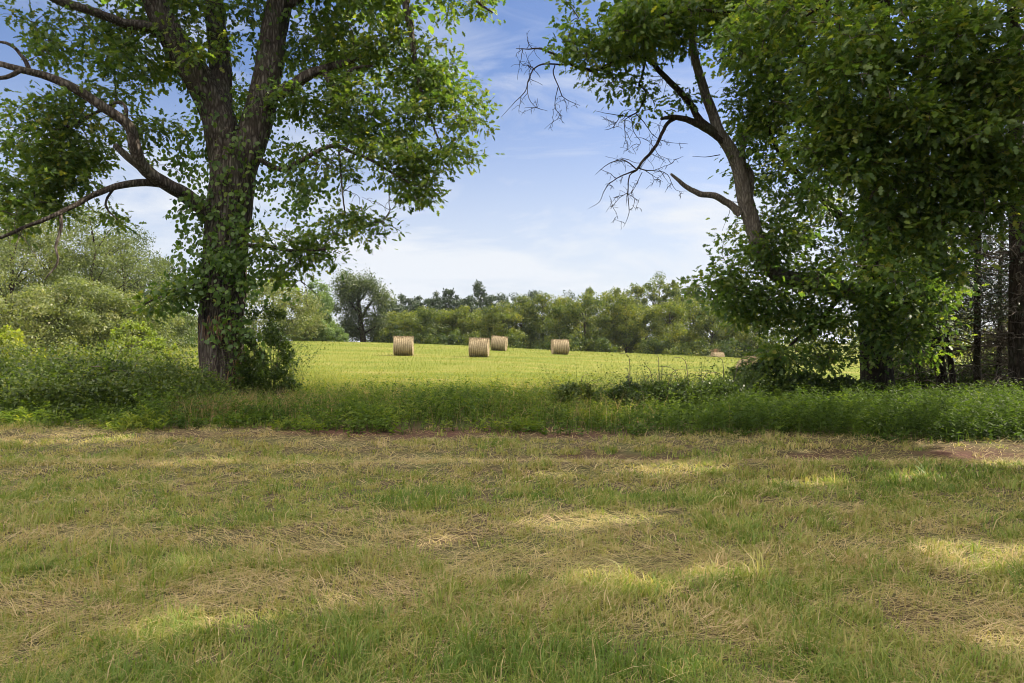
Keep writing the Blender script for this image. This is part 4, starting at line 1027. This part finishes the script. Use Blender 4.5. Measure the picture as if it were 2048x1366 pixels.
back = [(802, 600, 1.9, 'cone', 'dusky pointed tree behind the leftmost hay bale'), (836, 601, 1.7, 'cone', 'small dusky pointed tree right of the one behind the leftmost bale'), (872, 594, 1.9, 'cone', 'left one of the two joined cedar tips'),
        (898, 585, 2.2, 'cone', 'broad cedar tip left of the tallest cedar'), (959, 577, 2.1, 'cone', 'tallest pointed cedar, rising above the front bale of the pair'), (925, 603, 2.0, 'dome', 'rounded dark crown between the broad cedar and the tallest cedar'),
        (1002, 597, 2.2, 'dome', 'bluish far crown above the tilted bale'), (1034, 594, 2.6, 'dome', 'bluish rounded crown right of the tilted bale'), (1066, 591, 2.4, 'dome', 'bluish rounded crown left of the lone bale'),
        (1122, 588, 2.6, 'dome', 'dark crown rising over the tree behind the lone bale'), (1176, 587, 2.6, 'dome', 'rounded crown rising just right of the lone bale'), (1228, 586, 2.8, 'dome', 'crown rising between the lone bale and the tallest lobed tree'),
        (1272, 580, 2.4, 'dome', 'crown rising against the left flank of the tallest lobed tree'), (1318, 556, 2.5, 'round', 'tallest lobed tree of the far wood'), (1348, 566, 1.6, 'round', 'narrow lobe topped tree touching the tallest one on its right'),
        (1388, 576, 1.7, 'round', 'narrow tree standing alone above the wood right of the tallest'), (1430, 598, 2.6, 'dome', 'rear crown above the half hidden bale'), (784, 606, 2.3, 'dome', 'dark rear crown at the left end of the wood, next to the open crowned oak'), (822, 607, 2.3, 'dome', 'dark rear crown between the two small dusky pointed trees'), (856, 606, 2.3, 'dome', 'dark rear crown left of the joined cedar tips'), (940, 603, 2.2, 'dome', 'dark rear crown at the left flank of the tallest cedar'), (981, 601, 2.3, 'dome', 'dark rear crown at the right flank of the tallest cedar'), (1478, 604, 2.6, 'dome', 'rear crown seen past the leaning limb')]
for k, (x, top, r, shp, lab) in enumerate(back):
    Y = 118 + [0, 3, -2][k % 3] + (14 if 'bluish' in lab else 0)
    cloud_tree('cedar_tree' if shp == 'cone' else 'wood_tree', at_px(x, Y), Y, h_px(x, top, Y) * 1.07, r * 1.25, lab, 'tree', FB, 300 + k, 'cedar_leaf' if shp == 'cone' or 'bluish' in lab or 'dark' in lab else 'wood_leaf', .30, 90, 100, .02, shp, .26, .5, lump=.3)
RW = 'sunlit trees behind the shaded grove on the right'
for k, (x, Y, top, r, lab) in enumerate([(1585, 100, 625, 3.2, 'sunlit tree beyond the field, behind the low boughs of the shaded oak'), (1670, 92, 628, 3.2, 'sunlit tree beyond the field, just left of the shaded oak trunk'), (1780, 84, 632, 3.2, 'sunlit tree beyond the field, straight behind the shaded oak trunk'),
                                         (1870, 70, 628, 3.0, 'sunlit tree beyond the field, behind the leaning pair of trunks'), (1990, 62, 610, 3.4, 'sunlit tree beyond the field, left of the thick edge trunk'), (2110, 58, 610, 3.4, 'sunlit tree beyond the field, right of the thick edge trunk')]):
    cloud_tree('wood_tree', at_px(x, Y), Y, h_px(x, top, Y), r, lab, 'tree', RW, 340 + k, 'wood_leaf', .26, 50, 100, .02, 'round', .30, .6)
def undergrowth():
    rng = np.random.default_rng(9); acc = Acc()
    for k in range(110):
        x = rng.uniform(740, 1560); Y = rng.uniform(102, 107)
        X = at_px(x, Y); b = (X, Y, float(hgt(X, Y)) - .2)
        cloud_crown(acc, b, rng.uniform(1.2, 3.0), rng.uniform(.9, 1.8), 500 + k, .28, 8, 60, .02, 'dome', OVAL, .5, rng.uniform(.1, .5))
    V, f, t = acc.get()
    tag(lone('undergrowth', V, f, M['wood_leaf'], t), 'dark shrubby undergrowth along the foot of the far wood', 'undergrowth', kind='stuff')
undergrowth()

# ------------------------------------------------------------------ round hay bales
def hay_bale(x, d, rad, width, rz, tilt, label, seed, ybot=None, z=None):
    rng = np.random.default_rng(seed)
    X = at_px(x, d)
    zb = float(hgt(X, d)) if z is None else z
    root = thing('hay_bale', (X, d, zb), label, 'hay bale', 'round hay bales on the mown field')
    nx, na = 56, 120
    u = np.linspace(-.5, .5, nx) * width
    a = np.arange(na) * 2 * pi / na
    U, A = np.meshgrid(u, a, indexing='ij')
    rr = rad * (1 + .012 * np.sin(2 * A + seed) + .03 * (fbm(U * 3 + seed * 7, A * 2.2, 3) - .5))
    bands = np.abs(((U / width + .5) * 9 + .25 * np.sin(A * 1.5 + seed)) % 1 - .5) * 2       # net wrap pulls grooves into the straw
    rr = rr - .018 * np.clip(1 - bands * 2.2, 0, 1) + .014 * (rng.random(U.shape) - .5)
    e = np.clip((np.abs(U) - (width / 2 - .07)) / .07, 0, 1)
    rr = rr * (1 - .06 * e ** 2)
    Yv, Zv = rr * np.cos(A), rr * np.sin(A) + rad * .97
    Zv = np.maximum(Zv, 0.0 - .02)
    V = np.stack([U, Yv, Zv], -1).reshape(-1, 3)
    i = np.arange(nx - 1)[:, None] * na; j = np.arange(na)[None]; j2 = (j + 1) % na
    Q = [np.stack([i + j, i + na + j, i + na + j2, i + j2], -1).reshape(-1, 4)]
    tint = np.clip(.50 + .4 * (fbm(U * 9 + seed, A * 3, 3) - .5) + .58 * (bands - .5) + .08 * rng.normal(0, 1, U.shape), 0, 1).ravel()
    Vs, Ts, n = [V], [tint], len(V)
    for s, k0 in ((-1, 0), (1, nx - 1)):                     # rolled ends: rings of straw, a spiral in relief
        edge = np.arange(na) + k0 * na
        prev = edge
        for q in range(1, 9):
            f = 1 - q / 9
            ring = np.stack([np.full(na, s * (width / 2 + .018 * ((q + np.arange(na) / na * 1) % 2) + .012 * rng.normal(0, 1, na))),
                             rad * .94 * f * np.cos(a), rad * .94 * f * np.sin(a) + rad * .97], 1)
            ids = np.arange(na) + n
            Vs.append(ring); Ts.append(np.clip(.45 + .3 * ((q % 2) - .5) + .15 * rng.normal(0, 1, na), 0, 1)); n += na
            jj = (np.arange(na) + 1) % na
            fq = np.stack([prev, ids, ids[jj], prev[jj]], 1)
            Q.append(fq if s > 0 else fq[:, ::-1]); prev = ids
        Vs.append(np.array([[s * width / 2, 0, rad * .97]])); Ts.append(np.array([.4]))
        jj = (np.arange(na) + 1) % na
        Q_t = np.stack([prev, prev[jj], np.full(na, n)], 1); n += 1
        Q.append(Q_t)
    V = np.concatenate(Vs); T = np.concatenate(Ts)
    ca, sa = cos(rz), sin(rz); ct, st = cos(tilt), sin(tilt)
    Rm = np.array([[ca, -sa, 0], [sa, ca, 0], [0, 0, 1]]) @ np.array([[ct, 0, st], [0, 1, 0], [-st, 0, ct]])
    place = lambda P: P @ Rm.T + np.array([X, d, zb])
    part('straw_roll', root, place(V), Q, M['hay'], T, True)
    acc = Acc()                                              # loose stalks bristling from the roll
    m = 1300
    uu = rng.uniform(-.5, .5, m) * width; aa = rng.normal(pi / 2, .55, m)
    edge = rng.random(m) < .25; uu[edge] = np.sign(uu[edge]) * width * .495
    P = np.stack([uu, rad * 1.0 * np.cos(aa), rad * np.sin(aa) + rad * .97], 1)
    out = np.stack([np.where(edge, np.sign(uu) * .8, rng.normal(0, .6, m)), np.cos(aa), np.sin(aa)], 1) + rng.normal(0, .55, (m, 3))
    leaves(acc, place(P - .02 * unit(out)), out @ Rm.T, rng.normal(0, 1, (m, 3)), rng.uniform(.05, .14, m), rng.random(m), NARROW)
    m = 500
    P = np.stack([rng.uniform(-.75, .75, m) * width, rng.normal(0, .6, m), np.full(m, .02)], 1)
    blades(acc, place(P), rng.uniform(0, 6.28, m), rng.uniform(.08, .2, m), np.full(m, 1.45), np.full(m, .012), rng.random(m), .1)
    V, f, t = acc.get(); part('loose_straw', root, V, f, M['hay'], t)
    return root
hay_bale(807, 58, .75, 1.46, radians(5), 0, 'round hay bale at the left, standing well apart from the tilted pair', 1)
hay_bale(958, 58, .74, 1.46, radians(-4), radians(1), 'round hay bale in front of the tilted one, front of the pair', 2)
hay_bale(997, 74, .72, 1.46, radians(-9), radians(6), 'round hay bale tilted to the right, rear one of the pair', 3)
hay_bale(1120, 70, .70, 1.50, radians(7), 0, 'round hay bale standing alone right of the pair, before the dark wood', 4)
hay_bale(1435, 99, .75, 1.48, radians(4), 0, 'small distant hay bale half sunk behind the crest of the field', 5, z=1.6 - 22 / F * 99 - 1.47)
hay_bale(1500, 43, .76, 1.50, radians(66), 0, 'hay bale seen end on, mostly screened by the low leaves of the shaded oak', 6)
def dry_bush():
    rng = np.random.default_rng(3); Y = 101; X = at_px(1431, Y)
    zt = CAM_H - 22 / F * Y
    root = thing('dry_bush', (X, Y, zt - 1.6), 'small reddish brown dead bush showing over the half sunk bale', 'bush')
    acc = Acc(); p0 = np.array([X, Y, zt - 1.6])
    for k in range(26):
        q = p0 + np.array([rng.normal(0, .22), rng.normal(0, .2), rng.uniform(1.5, 2.2)])
        tube(acc, np.stack([p0, (p0 + q) / 2 + rng.normal(0, .08, 3), q]), [.03, .02, .008], 4, rng.random())
    V, f, t = acc.get(); part('stems', root, V, f, M['root'], t)
    acc = Acc(); m = 160
    P = np.stack([X + rng.normal(0, .28, m), Y + rng.normal(0, .2, m), zt + rng.uniform(-.1, .5, m)], 1)
    leaves(acc, P, rng.normal(0, 1, (m, 3)), rng.normal(0, 1, (m, 3)), .14, rng.random(m), OVAL)
    V, f, t = acc.get(); part('leaves', root, V, f, M['root'], t)
dry_bush()

# ------------------------------------------------------------------ shrubs, brambles and weeds of the verge
def verge_front(X): return 12.75 - 0.135 * X + 0.75 * (fbm(X * .9 + 9, X * 0 + 3, 3) - .5) * 2
def leafy(acc, B, H, az, lean, nleaf, L, tpl, tint, bend=.6, up=.35, stem_w=.008, stem_tint=.25, t0=.15, whorl=2.4):
    n = len(B)
    blades(acc, B, az, H, lean, np.full(n, stem_w), np.full(n, stem_tint), bend)
    h = np.stack([np.cos(az), np.sin(az), np.zeros(n)], 1)
    k = nleaf
    t = np.clip(np.linspace(t0, 1, k)[None] + R.normal(0, .04, (n, k)), .05, 1)
    th = lean[:, None] + bend * .9 * t
    P = B[:, None] + (H[:, None] * t)[..., None] * (h[:, None] * np.sin(th * .8)[..., None] + np.array([0, 0, 1.0]) * np.cos(th * .8)[..., None])
    la = whorl * np.arange(k)[None] + R.uniform(0, 6.28, (n, 1)) + R.normal(0, .4, (n, k))
    D = np.stack([np.cos(la), np.sin(la), R.normal(up, .3, (n, k))], -1)
    N = R.normal(0, .35, (n, k, 3)); N[..., 2] += 1; N -= D * .3
    sz = np.asarray(L)[:, None] * (1.05 - .45 * t) * R.uniform(.75, 1.2, (n, k)) if np.ndim(L) else L * (1.05 - .45 * t) * R.uniform(.7, 1.2, (n, k))
    tt = np.clip(np.asarray(tint)[:, None] + R.normal(0, .07, (n, k)) + .16 * (t - .5), 0, 1)
    leaves(acc, P.reshape(-1, 3), D.reshape(-1, 3), N.reshape(-1, 3), sz.ravel(), tt.ravel(), tpl)
def mound(name, x, Y, rx, ry, h, n, label, cat, group, mat, leafL=.085, nleaf=13, tint=.45, leans=(.1, 1.0), tpl=OVAL, bend=.9, body=0.8):
    X = at_px(x, Y)
    root = thing(name, (X, Y, float(hgt(X, Y))), label, cat, group)
    acc = Acc()
    if body:                                                   # leafy body of clumps
        cloud_crown(acc, (X, Y, float(hgt(X, Y))), h * body, rx, int(abs(x) + Y * 7), leafL * 1.1, int(26 + 26 * rx), 105, .02, 'dome', tpl, .30, tint - .04, .25)
    a = R.uniform(0, 2 * pi, n); q = np.sqrt(R.random(n))
    bx, by = X + rx * q * np.cos(a), Y + ry * q * np.sin(a)
    B = np.stack([bx, by, hgt(bx, by)], 1)
    H = h * (1.25 - .45 * q ** 2) * R.uniform(.6, 1.12, n)
    leafy(acc, B, H, a + R.normal(0, .8, n), R.uniform(leans[0], leans[1], n) * (.35 + .65 * q), nleaf, leafL, tpl, np.clip(R.normal(tint, .14, n), 0, 1), bend, .3, .010)
    V, f, t = acc.get(); part('leaves', root, V, f, M[mat], t)
    acc = Acc()
    m = max(5, n // 40)
    p0 = np.array([X, Y, float(hgt(X, Y))])
    for k in range(m):
        i = R.integers(n); d = np.array([cos(a[i]), sin(a[i]), 0])
        L = H[i] * .9; s = rx * q[i]
        p = np.stack([p0, p0 + d * .4 * s + np.array([0, 0, .45 * L]), p0 + d * .8 * s + np.array([0, 0, .85 * L]), p0 + d * (s + .2 * L) + np.array([0, 0, .9 * L])])
        p, r = smooth_line(p, [.012, .010, .007, .004], .12)
        tube(acc, p, r, 5, R.random())
    V, f, t = acc.get(); part('cane', root, V, f, M['twig'], t)
    return root
BR = 'bramble mounds of the left verge'
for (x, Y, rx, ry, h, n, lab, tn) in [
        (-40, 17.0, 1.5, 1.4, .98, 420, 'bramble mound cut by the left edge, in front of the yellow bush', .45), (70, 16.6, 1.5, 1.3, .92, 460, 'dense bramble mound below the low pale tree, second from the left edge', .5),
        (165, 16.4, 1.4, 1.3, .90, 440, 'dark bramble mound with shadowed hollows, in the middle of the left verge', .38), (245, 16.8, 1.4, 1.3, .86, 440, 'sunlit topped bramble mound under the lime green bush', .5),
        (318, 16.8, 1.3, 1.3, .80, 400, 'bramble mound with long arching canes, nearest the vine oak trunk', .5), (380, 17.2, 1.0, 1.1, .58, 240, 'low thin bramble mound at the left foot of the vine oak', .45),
        (30, 21.0, 1.7, 1.2, 1.15, 420, 'lit bramble mound at the back left, right below the yellow bush', .62), (205, 21.3, 1.9, 1.2, 1.12, 440, 'lit yellow green bramble mound at the back, in line with the grove\'s centre', .62), (335, 21.6, 1.6, 1.1, .98, 360, 'lit yellow green bramble mound at the back, close to the vine oak', .62)]:  # back mounds get a lighter tint, their sunlit look put into the colour
    mound('bramble', x, Y, rx, ry, h * 1.5, int(n * .55), lab, 'bramble', BR, 'bramble_leaf', .085, 13, tn, (.1, .8), OVAL, .7)
# open dark shrub beside the oak trunk
mound('shrub', 540, 18.6, .62, .6, 2.7, 110, 'tall airy dark shrub growing against the right side of the vine oak trunk', 'shrub', None, 'bramble_leaf', .085, 24, .30, (.0, .42), OVAL, .5, .95)
mound('shrub', 508, 18.7, .35, .4, 2.2, 60, 'narrower dark shrub squeezed between the vine oak trunk and the airy shrub', 'shrub', None, 'bramble_leaf', .10, 20, .35, (.0, .3), OVAL, .4, .7)
for (x, Y, rx, h, n, lab, tn) in [(1262, 16.2, .5, .95, 60, 'small dark leaved shrub straight below the far tallest lobed tree', .25), (1320, 16.0, .55, .98, 70, 'small dark leaved shrub second of the row, below the broken branch stub', .25),
                                  (1385, 16.0, .6, 1.0, 80, 'small dark leaved shrub with twigs over the field, left of the end on bale', .25), (1452, 16.2, .6, 1.0, 80, 'small dark leaved shrub just left of the end on bale', .25),
                                  (1155, 17.0, .5, .85, 60, 'small sunlit weedy shrub under the lone bale', .6)]:
    mound('small_shrub', x, Y, rx, rx, h * 1.3, int(n * 1.3), lab, 'shrub', 'small shrubs poking above the weeds', 'bramble_leaf', .075, 16, tn, (.0, .6), OVAL, .6, .55)
for (x, Y, rx, h, n, lab) in [(1530, 17.6, .75, 1.4, 90, 'leafy dark bush hiding the end on bale'), (1610, 18.2, .7, .95, 70, 'leafy dark bush midway between the end on bale and the shaded oak trunk'), (1690, 18.2, .6, .8, 50, 'low dark bush at the left foot of the shaded oak trunk'),
                                   (1815, 22.6, .8, 1.5, 90, 'dark bush behind the thin straight sapling, right of the shaded oak trunk'), (1925, 23.0, .8, 1.35, 90, 'dark bush behind the leaning slim trunk'), (1985, 22.4, .7, 1.7, 90, 'dark bush left of the thick edge trunk')]:
    mound('dark_bush', x, Y, rx, rx * .8, h, n, lab, 'bush', 'dark bushes under the shaded oak', 'bramble_leaf', .10, 20, .3, (.0, .6))

def verge_weeds():
    # broad leaved weeds
    def sample(n, y0, y1, x0=-14.5, x1=13.5):
        X = R.uniform(x0, x1, n); f = verge_front(X)
        Y = f + y0 + (y1 - y0) * R.random(n)
        k = np.abs(X) < .80 * Y + 1.0
        return X[k], Y[k]
    acc = Acc()
    X, Y = sample(1500, 0.0, 8.0)                               # clumps of one kind of plant each
    nb = 6
    cn = R.random(len(X)); hv = fbm(X * .75, Y * .6 + 4, 3)
    Hc = (0.20 + .34 * sstep(-.1, 1.0, Y - verge_front(X))) * (.25 + 1.55 * hv) * R.uniform(.7, 1.3, len(X))
    Tc = np.clip(.38 - .16 * sstep(2.5, 6, X) + .22 * np.exp(-((X + .5) / 4.0) ** 2) + .9 * (fbm(X * .55, Y * .7 + 30, 3) - .5) + R.normal(0, .13, len(X)), 0.02, .95)  # tint drops towards the right, painting in the shade there
    rep_ = lambda v: np.repeat(v, nb)
    n = len(X) * nb
    x, y = rep_(X) + R.normal(0, .17, n), rep_(Y) + R.normal(0, .17, n)
    B = np.stack([x, y, hgt(x, y)], 1)
    H = np.clip(rep_(Hc) * R.uniform(.65, 1.2, n), .07, 1.0); T = np.clip(rep_(Tc) + R.normal(0, .05, n), 0, 1)
    kind = rep_((cn * 3).astype(int)); az = R.uniform(0, 6.28, n); ln = np.abs(R.normal(.1, .3, n))
    for q, (tp, L, kl, up) in enumerate([(OVAL, .105, 12, .25), (BROAD, .085, 11, .1), (NARROW, .15, 16, .4)]):
        m = kind == q
        leafy(acc, B[m], H[m], az[m], ln[m], kl, L, tp, T[m], .7, up)
    V, f, t = acc.get()
    tag(lone('weeds', V, f, M['weed_leaf'], t), 'dense leafy green weeds filling the verge between the mown turf and the hayfield', 'weeds', kind='stuff')
    # lance leaved upright weeds on the right
    acc = Acc()
    X, Y = sample(1500, 0.1, 4.5, 4.0, 13.5); n = len(X)
    B = np.stack([X, Y, hgt(X, Y)], 1)
    leafy(acc, B, R.uniform(.45, .85, n) * (.75 + .25 * sstep(5, 8, X)), R.uniform(0, 6.28, n), np.abs(R.normal(0, .15, n)), 22, .13, NARROW, np.clip(R.normal(.28, .14, n), 0, 1), .35, .45, .009, .3, .2, 2.2)
    V, f, t = acc.get()
    tag(lone('tall_weeds', V, f, M['weed_leaf'], t), 'upright lance leaved weeds crowding the right verge under the grove', 'weeds', kind='stuff')
    # long grass
    acc = Acc()
    X, Y = sample(30000, -.15, 8.5); n = len(X)
    k = R.random(n) < .25 + .9 * fbm(X * .7 + 60, Y * .8, 3); X, Y = X[k], Y[k]; n = len(X)
    B = np.stack([X, Y, hgt(X, Y)], 1)
    L = R.uniform(.25, .75, n) * (.45 + .55 * sstep(-.1, 1.3, Y - verge_front(X)))
    blades(acc, B, R.uniform(0, 6.28, n), L, np.abs(R.normal(.15, .25, n)), R.uniform(.006, .012, n), np.clip(R.normal(.46, .16, n) + .5 * (fbm(X * .5 + 8, Y + 5, 2) - .5) - .2 * sstep(3, 7, X), 0, 1), 1.0)  # right end darkened in the tint as painted shade
    V, f, t = acc.get()
    tag(lone('long_grass', V, f, M['weed_leaf'], t), 'long arching green grass growing among the verge weeds', 'grass', kind='stuff')
    # dry seeding grass, palest around the foot of the vine oak
    acc = Acc(); Xs, Ys = [], []
    for (x, y, sx, sy, m) in [(500, 16.2, .7, .5, 900), (455, 15.6, .7, .5, 500), (600, 16.0, .8, .6, 900), (690, 16.2, .8, .6, 700), (420, 14.8, .6, .4, 300), (900, 19.5, 3, 1.0, 1600), (1300, 19.5, 2.4, 1.0, 1400), (1100, 19.8, 2.0, .9, 1000), (1010, 15.5, 1.2, .8, 300), (1230, 14.5, 1.2, .8, 300), (650, 19.8, 1.5, .8, 700)]:
        Xs.append(R.normal(at_px(x, y), sx, m)); Ys.append(R.normal(y, sy, m))
    X, Y = np.concatenate(Xs), np.concatenate(Ys); k = (Y > verge_front(X) + .3) & (fbm(X * 1.6 + 3, Y * 1.6, 2) > .47); X, Y = X[k], Y[k]; n = len(X)
    blades(acc, np.stack([X, Y, hgt(X, Y)], 1), R.uniform(0, 6.28, n), R.uniform(.3, .75, n), np.abs(R.normal(.12, .18, n)), R.uniform(.004, .009, n), R.random(n), .6)
    V, f, t = acc.get()
    tag(lone('dry_grass', V, f, M['dry_grass'], t), 'dry straw coloured grass standing among the weeds by the vine oak and the field edge', 'grass', kind='stuff')
    # weeds along the field edge, sunlight painted in as a yellower leaf colour
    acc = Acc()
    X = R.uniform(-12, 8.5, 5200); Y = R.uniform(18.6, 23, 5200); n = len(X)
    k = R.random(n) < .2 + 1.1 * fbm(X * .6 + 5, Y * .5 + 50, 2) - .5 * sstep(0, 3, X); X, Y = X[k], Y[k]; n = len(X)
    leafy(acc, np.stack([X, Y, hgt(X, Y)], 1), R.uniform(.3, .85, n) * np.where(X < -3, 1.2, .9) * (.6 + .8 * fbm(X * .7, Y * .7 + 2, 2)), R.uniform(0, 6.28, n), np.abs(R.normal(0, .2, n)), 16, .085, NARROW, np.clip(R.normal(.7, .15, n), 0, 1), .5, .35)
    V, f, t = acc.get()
    tag(lone('field_weeds', V, f, M['weed_painted_lit'], t), 'yellow green sunlit weeds along the near edge of the hayfield', 'weeds', kind='stuff')
verge_weeds()

# ------------------------------------------------------------------ mown turf in front
def turf():
    def pick(n, y0, y1, p):
        u = R.random(n)                                      # Y density falls off with distance
        a = 1 - p
        Y = (y0 ** a + u * (y1 ** a - y0 ** a)) ** (1 / a)
        X = R.uniform(-1, 1, n) * (.76 * Y + 3.0)
        k = Y < verge_front(X) + .6
        return X[k], Y[k]
    acc = Acc()
    X, Y = pick(25500, 2.3, 15.2, 1.001)
    dm, sm = dry_map(X, Y), soil_map(X, Y)
    lush = sstep(.40, .66, fbm(X * 1.1 + 70, Y * 1.5 + 31, 3))
    k = R.random(len(X)) < np.clip(.98 - 1.1 * dm - 1.2 * sm + .45 * lush, .03, 1); X, Y, dm, lush = X[k], Y[k], dm[k], lush[k]
    nb = 20
    rp = lambda v: np.repeat(v, nb)
    n = len(X) * nb
    tx = rp(X) + R.normal(0, .030, n) * (1 + rp(Y) * .07); ty = rp(Y) + R.normal(0, .030, n) * (1 + rp(Y) * .07)
    hs = rp(R.uniform(.04, .085, len(X)) * (1 + .7 * lush) * (1 + .7 * (R.random(len(X)) < .07))) * R.uniform(.55, 1.3, n)
    tn = rp(np.clip(.21 + .55 * dm - .18 * lush + R.normal(0, .14, len(X)), 0, .85)) + R.normal(0, .06, n)
    dead = R.random(n) < .10; tn[dead] = R.uniform(.45, .8, dead.sum())
    w = .0048 * (ty / 3.0) ** .75 * R.uniform(.7, 1.4, n)
    laz = rp(R.uniform(0, 6.28, len(X))) + R.normal(0, 1.1, n)
    blades(acc, np.stack([tx, ty, hgt(tx, ty) - .004], 1), laz, hs, np.abs(R.normal(.35, .35, n)), w, np.clip(tn, 0, 1), .9)
    V, f, t = acc.get()
    tag(lone('turf_grass', V, f, M['grass'], t), 'short mown green turf grass across the shaded foreground', 'grass', kind='stuff')
    # cut stalks lying on the turf, thickest in the raked swaths
    acc = Acc()
    X, Y = pick(230000, 2.3, 15.0, 1.25)
    dm = dry_map(X, Y) + .9 * (fbm(X * 2.6 + 12, Y * 4.5 + 3, 3) - .5) - .8 * soil_map(X, Y)
    k = R.random(len(X)) < np.clip(.16 + 1.3 * dm, .05, 1); X, Y, dm = X[k], Y[k], dm[k]; n = len(X)
    sw = fbm(X * .9 + 5, Y * .9 + 15, 2) * 5.0 - 2.4                          # lie of the stalks changes from place to place
    az = np.where(R.random(n) < .75, R.normal(0, .42, n) + .5 * sw + pi * R.integers(0, 2, n), R.uniform(0, 6.28, n))
    blades(acc, np.stack([X, Y, hgt(X, Y) + R.uniform(0, .03, n) * (1 + 1.6 * np.clip(dm - .5, 0, 1))], 1), az, R.uniform(.07, .28, n), R.normal(1.42, .14, n), .0030 * (Y / 3.0) ** .75 * R.uniform(.6, 1.4, n),
           np.clip(R.normal(.66, .17, n) + .25 * (fbm(X * 1.3 + 90, Y * 2, 2) - .5), .25, 1), .2)
    V, f, t = acc.get()
    tag(lone('cut_straw', V, f, M['grass'], t), 'dry cut stalks lying flat over the mown turf', 'straw', kind='stuff')
    # hayfield stubble
    acc = Acc()
    n = 120000
    Y = 20 + 66 * R.random(n) ** 1.7; X = R.uniform(-.78, .60, n) * Y
    blades(acc, np.stack([X, Y, hgt(X, Y) - .004], 1), R.uniform(0, 6.28, n), R.uniform(.05, .12, n) * (1 + Y / 90), np.abs(R.normal(.3, .3, n)), .007 * (Y / 20) ** .9, np.clip(.36 + .8 * (fbm(X * .12 + Y * .05, Y * .3 - X * .13, 3) - .5) + .16 * np.sin((Y * .95 - X * .30) * 1.9 + 5 * fbm(X * .05, Y * .05, 2)) + R.normal(0, .14, n), 0, 1), .7)
    V, f, t = acc.get()
    tag(lone('field_grass', V, f, M['field_grass'], t), 'short bright yellow green grass of the sunlit hayfield', 'grass', kind='stuff')
turf()

# ------------------------------------------------------------------ summer haze over the whole place
def haze():
    x0, x1, y0, y1, z0, z1 = -1000, 1000, -320, 1600, -7, 24
    V = [(x, y, z) for z in (z0, z1) for y in (y0, y1) for x in (x0, x1)]
    Q = [[0, 2, 3, 1], [4, 5, 7, 6], [0, 1, 5, 4], [2, 6, 7, 3], [0, 4, 6, 2], [1, 3, 7, 5]]
    m, n, l = new_mat('haze')
    o = n.new('ShaderNodeOutputMaterial')
    v = n.new('ShaderNodeVolumePrincipled')
    v.inputs['Color'].default_value = (.82, .90, 1, 1)
    v.inputs['Density'].default_value = HAZE
    v.inputs['Anisotropy'].default_value = 0.3
    l.new(v.outputs[0], o.inputs['Volume'])
    ob = lone('haze', V, [np.array(Q)], m)
    tag(ob, 'thin pale summer haze in the air over the field', 'haze', kind='stuff')
haze()
